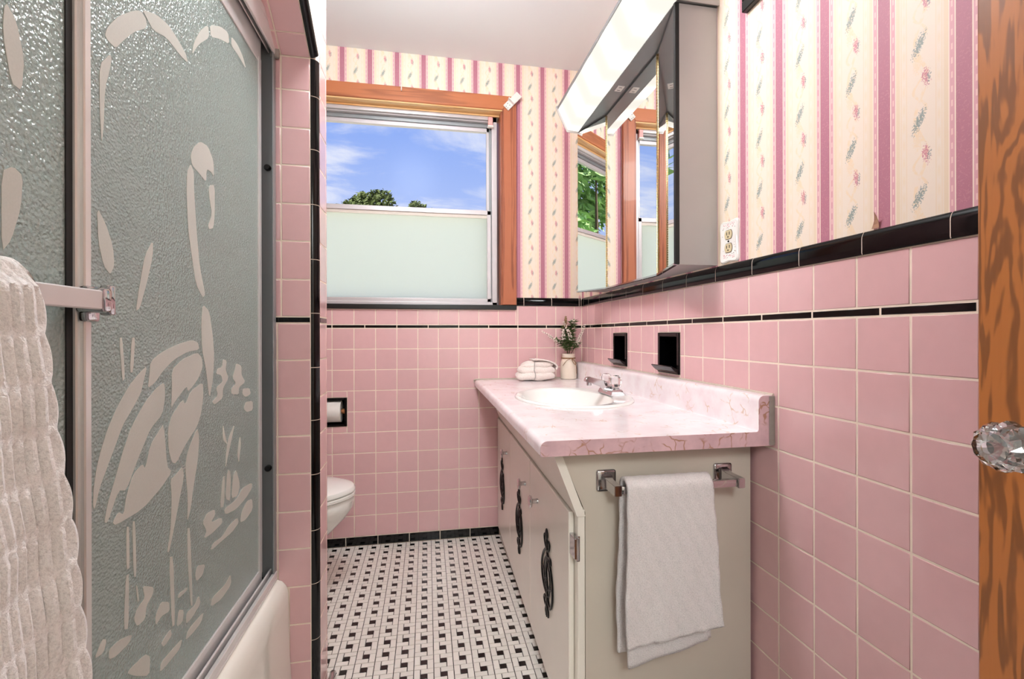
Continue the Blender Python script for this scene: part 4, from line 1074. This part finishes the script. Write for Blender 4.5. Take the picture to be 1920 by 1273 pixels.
# folded washcloth with string
wc = thing('folded_washcloth', (-0.295, -0.10, 0.863), 'pale folded washcloth tied with string on the counter by the jar', 'washcloth')
bm = NB()
def pillow(bm, c, hx, hy, hz, e=3.0, nx=28, nz=14, tilt=0.0, seed=0, amp=0.004):
    rr = random.Random(seed); p1, p2 = rr.uniform(0, 6), rr.uniform(0, 6); g = []
    for i in range(nz+1):
        th = math.pi*i/nz-math.pi/2; row = []
        for j in range(nx+1):
            ph = 2*math.pi*j/nx
            def pw(v, k): return math.copysign(abs(v)**k, v)
            cx_ = pw(math.cos(th), 2/e*1.0); x = hx*cx_*pw(math.cos(ph), 2/e); y = hy*cx_*pw(math.sin(ph), 2/e); z = hz*pw(math.sin(th), 2/e*1.3)
            z += amp*math.sin(x*60+p1)*math.cos(y*50+p2)
            row.append((c[0]+x, c[1]+y, c[2]+z+tilt*x))
        g.append(row)
    sheet(bm, g); bmesh.ops.remove_doubles(bm, verts=bm.verts, dist=0.0003)
pillow(bm, (-0.300, -0.100, 0.890), 0.108, 0.058, 0.0255, 3.2, seed=1)
pillow(bm, (-0.294, -0.098, 0.920), 0.104, 0.056, 0.027, 3.0, seed=2, tilt=-0.02)
pillow(bm, (-0.290, -0.097, 0.948), 0.090, 0.052, 0.022, 2.6, seed=3, tilt=0.02)
obj('folds', bm, 'cotton', wc, True)
bm = NB()
g = []
for i in range(13):
    q = i/12; ang = math.pi*(0.62-0.72*q)
    g.append([(-0.285+0.098*math.cos(ang)*1.0, -0.097+0.048*(2*s-1), 0.945+0.034*math.sin(ang)-0.01*q) for s in [k/6 for k in range(7)]])
sheet(bm, g); o = obj('top_flap', bm, 'cotton', wc, True); solidify(o, 0.007, 0)
bm = NB(); tube(bm, catmull([(-0.318, -0.159, 0.870), (-0.312, -0.161, 0.895), (-0.318, -0.158, 0.925), (-0.315, -0.150, 0.955), (-0.308, -0.120, 0.977), (-0.303, -0.08, 0.980), (-0.303, -0.045, 0.960)]), 0.0022, 6)
obj('string', bm, 'string', wc, True)

# jar with flower sprigs
JX, JY = -0.098, -0.054
jar = thing('flower_jar', (JX, JY, 0.8635), 'cream milk-bottle jar with twine holding flowers on the counter corner', 'jar')
bm = NB(); lathe(bm, [(0.0, 0.8635), (0.040, 0.8635), (0.045, 0.868), (0.0455, 0.93), (0.044, 0.955), (0.038, 0.972), (0.035, 0.980), (0.0365, 0.983), (0.0365, 1.002), (0.034, 1.005), (0.030, 1.003), (0.030, 0.975), (0.0, 0.974)], 'z', (JX, JY, 0), 40); obj('body', bm, 'jar', jar, True)
bm = NB()
for dz in (0.0, 0.003): tube(bm, [(JX+0.0385*math.cos(a), JY+0.0385*math.sin(a), 0.979+dz) for a in [2*math.pi*i/32 for i in range(33)]], 0.0016, 6)
fy = JY-0.043
tube(bm, catmull([(JX+0.004, fy+0.003, 0.980), (JX+0.018, fy-0.004, 0.972), (JX+0.032, fy+0.004, 0.955), (JX+0.026, fy+0.001, 0.946), (JX+0.014, fy-0.003, 0.958), (JX+0.006, fy, 0.976)]), 0.0015, 6)
tube(bm, catmull([(JX+0.006, fy, 0.978), (JX+0.024, fy-0.002, 0.958), (JX+0.034, fy+0.006, 0.93), (JX+0.036, fy+0.008, 0.895)]), 0.0013, 6)
tube(bm, catmull([(JX-0.002, fy, 0.978), (JX-0.022, fy+0.002, 0.968), (JX-0.041, fy+0.016, 0.94)]), 0.0013, 6)
obj('twine_bow', bm, 'twine', jar, True)
SPR = [('leftmost blossom sprig in the jar, leaning out over the washcloth', [(-.098, -.06, .98), (-.12, -.085, 1.03), (-.178, -.09, 1.080), (-.258, -.09, 1.130)], 'blossom', .62),
 ('upright cream blossom sprig left of centre in the jar', [(-.098, -.058, .98), (-.096, -.085, 1.05), (-.096, -.09, 1.10), (-.136, -.09, 1.180)], 'blossom', .58),
 ('blossom sprig with nodding tip in the middle of the jar', [(-.098, -.055, .98), (-.09, -.06, 1.06), (-.083, -.062, 1.12), (-.074, -.062, 1.185), (-.060, -.066, 1.178)], 'blossom', .70),
 ('rightmost blossom sprig in the jar, leaning to the corner', [(-.098, -.058, .98), (-.072, -.085, 1.04), (-.050, -.095, 1.085), (-.016, -.10, 1.165)], 'blossom', .45),
 ('tallest dry brown bud sprig at the back of the jar', [(-.098, -.05, .98), (-.105, -.045, 1.09), (-.112, -.042, 1.15), (-.108, -.042, 1.212)], 'dry', .62),
 ('small short cream sprig low behind the left blossoms in the jar', [(-.098, -.05, .98), (-.112, -.05, 1.06), (-.124, -.052, 1.10), (-.126, -.052, 1.14)], 'blossom', .55)]
rr = random.Random(4)
for lab, pts, bmat, f0 in SPR:
    sp = thing('flower_sprig', pts[0], lab, 'flower', 'flower sprigs in the cream jar')
    C_ = catmull(pts, 8); bm = NB(); tube(bm, C_, 0.0016, 6, 0.0008); obj('stem', bm, 'stem', sp, True)
    bm = NB(); n = len(C_)
    for i in range(int(n*f0), n):
        fr_ = (i-n*f0)/(n*(1-f0)); rad = 0.0105*(1-0.8*fr_)+0.001
        for _ in range(9):
            a = rr.uniform(0, 6.28); v = Vector((math.cos(a), math.sin(a), rr.uniform(-.5, .5)))*rad
            p = C_[i]+v
            r_ = bmesh.ops.create_icosphere(bm, subdivisions=1, radius=rr.uniform(0.0028, 0.0048)*(1-0.35*fr_)); bmesh.ops.translate(bm, verts=r_['verts'], vec=p)
    o = obj('blossom_spike', bm, bmat, sp, True)
    bm = NB()
    for i in range(int(n*0.28), int(n*f0)+2):
        for _ in range(8):
            p = C_[min(i, n-1)]; a = rr.uniform(0, 6.28); dv = Vector((math.cos(a), math.sin(a)*0.8-0.15, rr.uniform(0.1, 0.9))).normalized(); L2 = rr.uniform(0.022, 0.046)
            sd2 = dv.cross(Vector((0, 0, 1))).normalized()*L2*0.17; up2 = Vector((0, 0, 1))
            pts2 = [p, p+dv*L2*0.35+sd2, p+dv*L2-up2*L2*0.25, p+dv*L2*0.35-sd2]
            pts2 = [Vector((min(q.x, -0.006), min(q.y, -0.006), q.z)) for q in pts2]
            vs = [bm.verts.new(q) for q in pts2]; bm.faces.new(vs)
    o = obj('leaves', bm, 'leaf', sp); o['kind'] = 'stuff'; solidify(o, 0.0004)

# ================================================================== MIRROR CABINET AND LAMP
mc = thing('mirror_cabinet', (-0.06, -0.815, 1.319), 'tri-view mirror cabinet on the wallpapered wall above the sink', 'mirror cabinet')
ZM0, ZM1 = 1.3235, 2.112
XM = -0.070; YA, YBm = -1.032, -0.553; EN = (-0.141, -1.275); EF = (-0.141, -0.350)
plan = [(0.0, EN[1]), (EN[0]+0.012, EN[1]), (XM+0.008, YA), (XM+0.008, YBm), (EF[0]+0.012, EF[1]), (0.0, EF[1])]
bm = NB(); prism(bm, [(x, y, ZM0) for x, y in plan], (0, 0, ZM1-ZM0)); obj('case', bm, 'cab_side', mc)
def wing(p, q, name, th=0.006):
    p, q = Vector((*p, 0)), Vector((*q, 0)); d = (q-p).normalized(); nrm = Vector((-d.y, d.x, 0))
    if nrm.x > 0: nrm = -nrm
    z0, z1 = ZM0+0.004, ZM1-0.004; b2 = NB()
    a = [p+d*0.002, q-d*0.002, q-d*0.002-nrm*th, p+d*0.002-nrm*th]
    prism(b2, [(v.x, v.y, z0) for v in a], (0, 0, z1-z0)); return obj(name, b2, 'mirror', mc)
wing(EN, (XM, YA), 'mirror_wing'); wing((XM, YA), (XM, YBm), 'mirror_centre'); wing((XM, YBm), EF, 'mirror_wing')
for (x, y) in ((XM, YA), (XM, YBm)):
    bm = NB(); z = ZM0+0.006; i = 0
    while z < ZM1-0.01:
        lathe(bm, [(0.0, z), (0.0022, z+0.0006), (0.0022, z+0.0088), (0.0, z+0.0094)], 'z', (x-0.0025, y, 0), 8); z += 0.0104
    tag(obj('piano_hinge', bm, 'brass', mc, True), 'beaded metal piano hinge')
bm = NB(); box(bm, EN[0]-0.002, EN[0]+0.013, EN[1]-0.004, EN[1]+0.006, ZM0, ZM1, 0.0015, 1); tag(obj('edge_moulding', bm, 'gasket', mc), 'dark edge moulding')
bm = NB()
for (p, q) in ((EN, (XM, YA)), ((XM, YA), (XM, YBm)), ((XM, YBm), EF)):
    p, q = Vector((*p, 0)), Vector((*q, 0)); n2 = Vector((-(q-p).normalized().y, 0, 0)); n2 = Vector((-0.006, 0, 0))
    prism(bm, [(p.x-0.006, p.y, ZM0-0.003), (q.x-0.006, q.y, ZM0-0.003), (q.x+0.006, q.y, ZM0-0.003), (p.x+0.006, p.y, ZM0-0.003)], (0, 0, 0.0065))
obj('bottom_moulding', bm, 'chrome', mc)

vl = thing('vanity_light', (-0.12, -0.815, 2.115), 'long lit white diffuser light above the mirror cabinet', 'light fixture')
FA, FB = -0.345, -1.285
pf = [(-0.238, 2.222), (-0.190, 2.124), (-0.135, 2.119)]
bm = NB(); prism(bm, [(x, FA-0.004, z) for x, z in pf]+[(-0.135, FA-0.004, 2.135), (-0.195, FA-0.004, 2.225)], (0, FB-FA+0.008, 0)); tag(obj('diffuser', bm, 'lamp', vl), 'glowing white acrylic diffuser')
bm = NB(); prism(bm, [(0.0, FA, 2.116), (-0.136, FA, 2.116), (-0.134, FA, 2.136), (-0.194, FA, 2.227), (-0.240, FA, 2.224), (-0.243, FA, 2.233), (-0.12, FA, 2.30), (0.0, FA, 2.30)], (0, FB-FA, 0)); obj('housing', bm, 'alu_dark', vl)
for y in (FA+0.001, FB-0.003):
    bm = NB(); prism(bm, [(0.0, y, 2.112), (-0.135, y, 2.113), (-0.193, y, 2.115), (-0.246, y, 2.220), (-0.250, y, 2.237), (-0.12, y, 2.303), (0.0, y, 2.303)], (0, 0.003, 0)); o = obj('end_cap', bm, 'cab_side', vl)
bm = NB(); box(bm, -0.116, -0.088, -0.795, -0.755, 2.1135, 2.116); so2 = obj('socket', bm, 'white_plastic', vl); tag(so2, 'small white outlet under the housing')
bm = NB()
for dy in (-0.010, 0.010): box(bm, -0.108, -0.096, -0.775+dy-0.0012, -0.775+dy+0.0012, 2.1130, 2.1136)
obj('slots', bm, 'slot', so2)

# ------------------------------------------------------------------ small things on the walls
oz0, oz1, oy0, oy1 = 1.3235, 1.446, -1.378, -1.297
ol = thing('wall_outlet', (0.0, (oy0+oy1)/2, (oz0+oz1)/2), 'white porcelain outlet plate painted with pink flowers by the mirror cabinet', 'outlet')
yc, zc = (oy0+oy1)/2, (oz0+oz1)/2; out_ = []
for i in range(64):
    a = 2*math.pi*i/64; c_, s_ = math.cos(a), math.sin(a)
    def pw(v): return math.copysign(abs(v)**0.28, v)
    yv, zv = pw(c_)*0.040, pw(s_)*0.0605
    yv *= 1-0.07*math.cos(zv/0.0605*math.pi)*(1 if abs(c_) > 0.2 else 0.5); zv *= 1-0.04*math.cos(yv/0.04*math.pi)
    out_.append((yv, zv))
bm = NB(); loft(bm, [[(0.0005, yc+a, zc+b_) for a, b_ in out_], [(-0.004, yc+a, zc+b_) for a, b_ in out_], [(-0.0075, yc+a*0.93, zc+b_*0.95) for a, b_ in out_], [(-0.0065, yc+a*0.84, zc+b_*0.89) for a, b_ in out_]]); obj('plate', bm, 'porcelain', ol, True)
for dz in (0.0195, -0.0195):
    bm = NB(); P = []
    for i in range(32):
        a = 2*math.pi*i/32; P.append((-0.0062, yc+0.0165*math.cos(a), zc+dz+max(-0.0125, min(0.0125, 0.0165*math.sin(a)))))
    prism(bm, P, (-0.0022, 0, 0)); rc = obj('receptacle', bm, 'ivory', ol)
    bm = NB()
    for dy in (-0.0062, 0.0062): box(bm, -0.0088, -0.0083, yc+dy-0.0013, yc+dy+0.0013, zc+dz-0.001, zc+dz+0.008)
    lathe(bm, [(0.0, -0.0088), (0.0024, -0.0088), (0.0024, -0.0083)], 'x', (0, yc, zc+dz-0.0066), 10); obj('slots', bm, 'slot', rc)
    bm = NB(); prism(bm, [(p[0], yc+(p[1]-yc)*1.1, zc+dz+(p[2]-zc-dz)*1.12) for p in P], (-0.0010, 0, 0)); obj('dark_surround', bm, 'sprig', ol)
bm = NB(); lathe(bm, [(0.0, -0.0085), (0.003, -0.008), (0.003, -0.0063)], 'x', (0, yc, zc), 12); obj('screw', bm, 'iron', ol, True)
rr = random.Random(9)
bp, bs = NB(), NB()
for _ in range(46):
    s1 = rr.choice((-1, 1)); a = rr.uniform(-0.026, 0.026); b_ = s1*rr.uniform(0.038, 0.051)
    lathe(bp, [(0.0, -0.0073), (rr.uniform(0.001, 0.0022), -0.0064)], 'x', (0, yc+a, zc+b_), 6)
for _ in range(26):
    if rr.random() < 0.5: a, b_ = rr.choice((-1, 1))*rr.uniform(0.021, 0.030), rr.uniform(-0.04, 0.04)
    else: a, b_ = rr.uniform(-0.027, 0.027), rr.choice((-1, 1))*rr.uniform(0.038, 0.052)
    lathe(bs, [(0.0, -0.0073), (rr.uniform(0.0008, 0.0018), -0.0064)], 'x', (0, yc+a, zc+b_), 6)
tag(obj('painted_flowers', bp, 'petal', ol), 'pink painted flowers', None, None, 'stuff'); obj('painted_leaves', bs, 'sprig', ol)['kind'] = 'stuff'

pfm = thing('picture_frame', (0.0, -1.60, 2.0), 'black picture frame at the top edge of the wallpapered wall', 'picture frame')
bm = NB(); y0_, y1_, z0_, z1_ = -1.80, -1.409, 2.004, 2.50
for q in ((-0.016, 0.001, y0_, y1_, z0_, z0_+0.03), (-0.016, 0.001, y0_, y1_, z1_-0.03, z1_), (-0.016, 0.001, y0_, y0_+0.03, z0_+.03, z1_-.03), (-0.016, 0.001, y1_-0.03, y1_, z0_+.03, z1_-.03)): box(bm, *q, 0.002, 1)
obj('frame', bm, 'frame_black', pfm)
bm = NB(); box(bm, -0.008, 0.001, y0_+0.03, y1_-0.03, z0_+0.03, z1_-0.03); tag(obj('panel', bm, 'gasket', pfm), 'dark panel inside the frame')

def rot_box(bm, c, half, ang, y0, y1):
    ca, sa = math.cos(ang), math.sin(ang)
    P = [(c[0]+ca*a*half[0]-sa*b_*half[1], y0, c[1]+sa*a*half[0]+ca*b_*half[1]) for a, b_ in ((-1, -1), (1, -1), (1, 1), (-1, 1))]
    prism(bm, P, (0, y1-y0, 0)); return bm
sb = thing('shade_bracket', (-0.41, -0.03, 2.405), 'white metal bracket screwed to the window casing corner', 'bracket')
bm = rot_box(NB(), (-0.408, 2.405), (0.056, 0.0195), math.radians(47), -0.030, -0.0225); bmesh.ops.bevel(bm, geom=list(bm.edges), offset=0.0015, segments=1, affect='EDGES'); obj('plate', bm, 'white_plastic', sb)
bm = rot_box(NB(), (-0.418, 2.398), (0.003, 0.02), math.radians(47), -0.052, -0.030); obj('flange', bm, 'white_plastic', sb)
bm = NB()
for a, b_ in ((-0.444, 2.372), (-0.435, 2.364), (-0.436, 2.388), (-0.424, 2.380)): lathe(bm, [(0.0, -0.0310), (0.0022, -0.0310), (0.0022, -0.0298)], 'y', (a, 0, b_), 8)
tag(obj('screw_holes', bm, 'slot', sb), 'dark screw holes')
pb = thing('shade_bracket', (-0.525, 0.0, 2.31), 'small pink bracket at the upper right corner of the window', 'bracket')
bm = NB(); box(bm, -0.536, -0.510, 0.030, 0.050, 2.286, 2.335, 0.002, 1); obj('clip', bm, 'pink_plastic', pb)
bm = NB(); box(bm, -0.538, -0.508, 0.026, 0.050, 2.278, 2.287, 0.001, 1); obj('tip', bm, 'white_plastic', pb)
pr_ = NB(); box(pr_, WX0+0.02, -0.536, 0.034, 0.049, 2.318, 2.338, 0.003, 2); tag(obj('shade_rail', pr_, 'winalu', None, True, (-1.07, 0.04, 2.328)), 'slim pale rail under the window head', 'rail')
bm = NB(); tube(bm, [(-1.008, -0.024, 2.442), (-1.008, -0.028, 2.430), (-1.008, -0.030, 2.412), (-1.008, -0.034, 2.407)], 0.0028, 8)
tag(obj('curtain_hook', bm, 'white_plastic', None, True, (-1.008, -0.024, 2.43)), 'tiny white hook on the window head casing', 'hook')

# ------------------------------------------------------------------ open wooden door with glass knob
dx0, dx1 = -0.212, -0.177
door = sname(thing('door_1', (-0.195, -2.45, 0.0), None, None), 'varnished wooden door standing open at the right edge', 'door')
bm = NB(); box(bm, dx0, dx1, -2.795, -2.109, 0.012, 2.03, 0.002, 2); obj('slab', bm, 'doorwood', door)
kz, ky = 0.992, -2.176
bm = NB(); lathe(bm, [(0.0, dx0-0.010), (0.012, dx0-0.010), (0.022, dx0-0.005), (0.027, dx0)], 'x', (0, ky, kz), 28); ro = obj('rosette', bm, 'brass', door, True)
bm = NB(); lathe(bm, [(0.010, dx0-0.004), (0.009, dx0-0.022), (0.014, dx0-0.026), (0.014, dx0-0.032)], 'x', (0, ky, kz), 20); kn = obj('knob_shank', bm, 'chrome', door, True)
bm = NB(); rings = []
for r_, h_, f_ in [(0.012, -0.031, 0), (0.019, -0.035, 1), (0.0265, -0.047, 1), (0.0280, -0.058, 1), (0.0245, -0.072, 1), (0.017, -0.081, 0.5), (0.006, -0.084, 0)]:
    rings.append([(dx0+h_, ky+r_*(1-0.09*f_*(i % 2))*math.cos(2*math.pi*i/24), kz+r_*(1-0.09*f_*(i % 2))*math.sin(2*math.pi*i/24)) for i in range(24)])
b3 = NB(); lathe(b3, [(0.011, dx0-0.0325), (0.0165, dx0-0.037), (0.0215, dx0-0.047), (0.014, dx0-0.052), (0.0, dx0-0.056)], 'x', (0, ky, kz), 12); obj('silvered_core', b3, 'chrome', kn)
loft(bm, rings); tag(obj('glass_knob', bm, 'crystal', kn), 'fluted clear glass door knob')
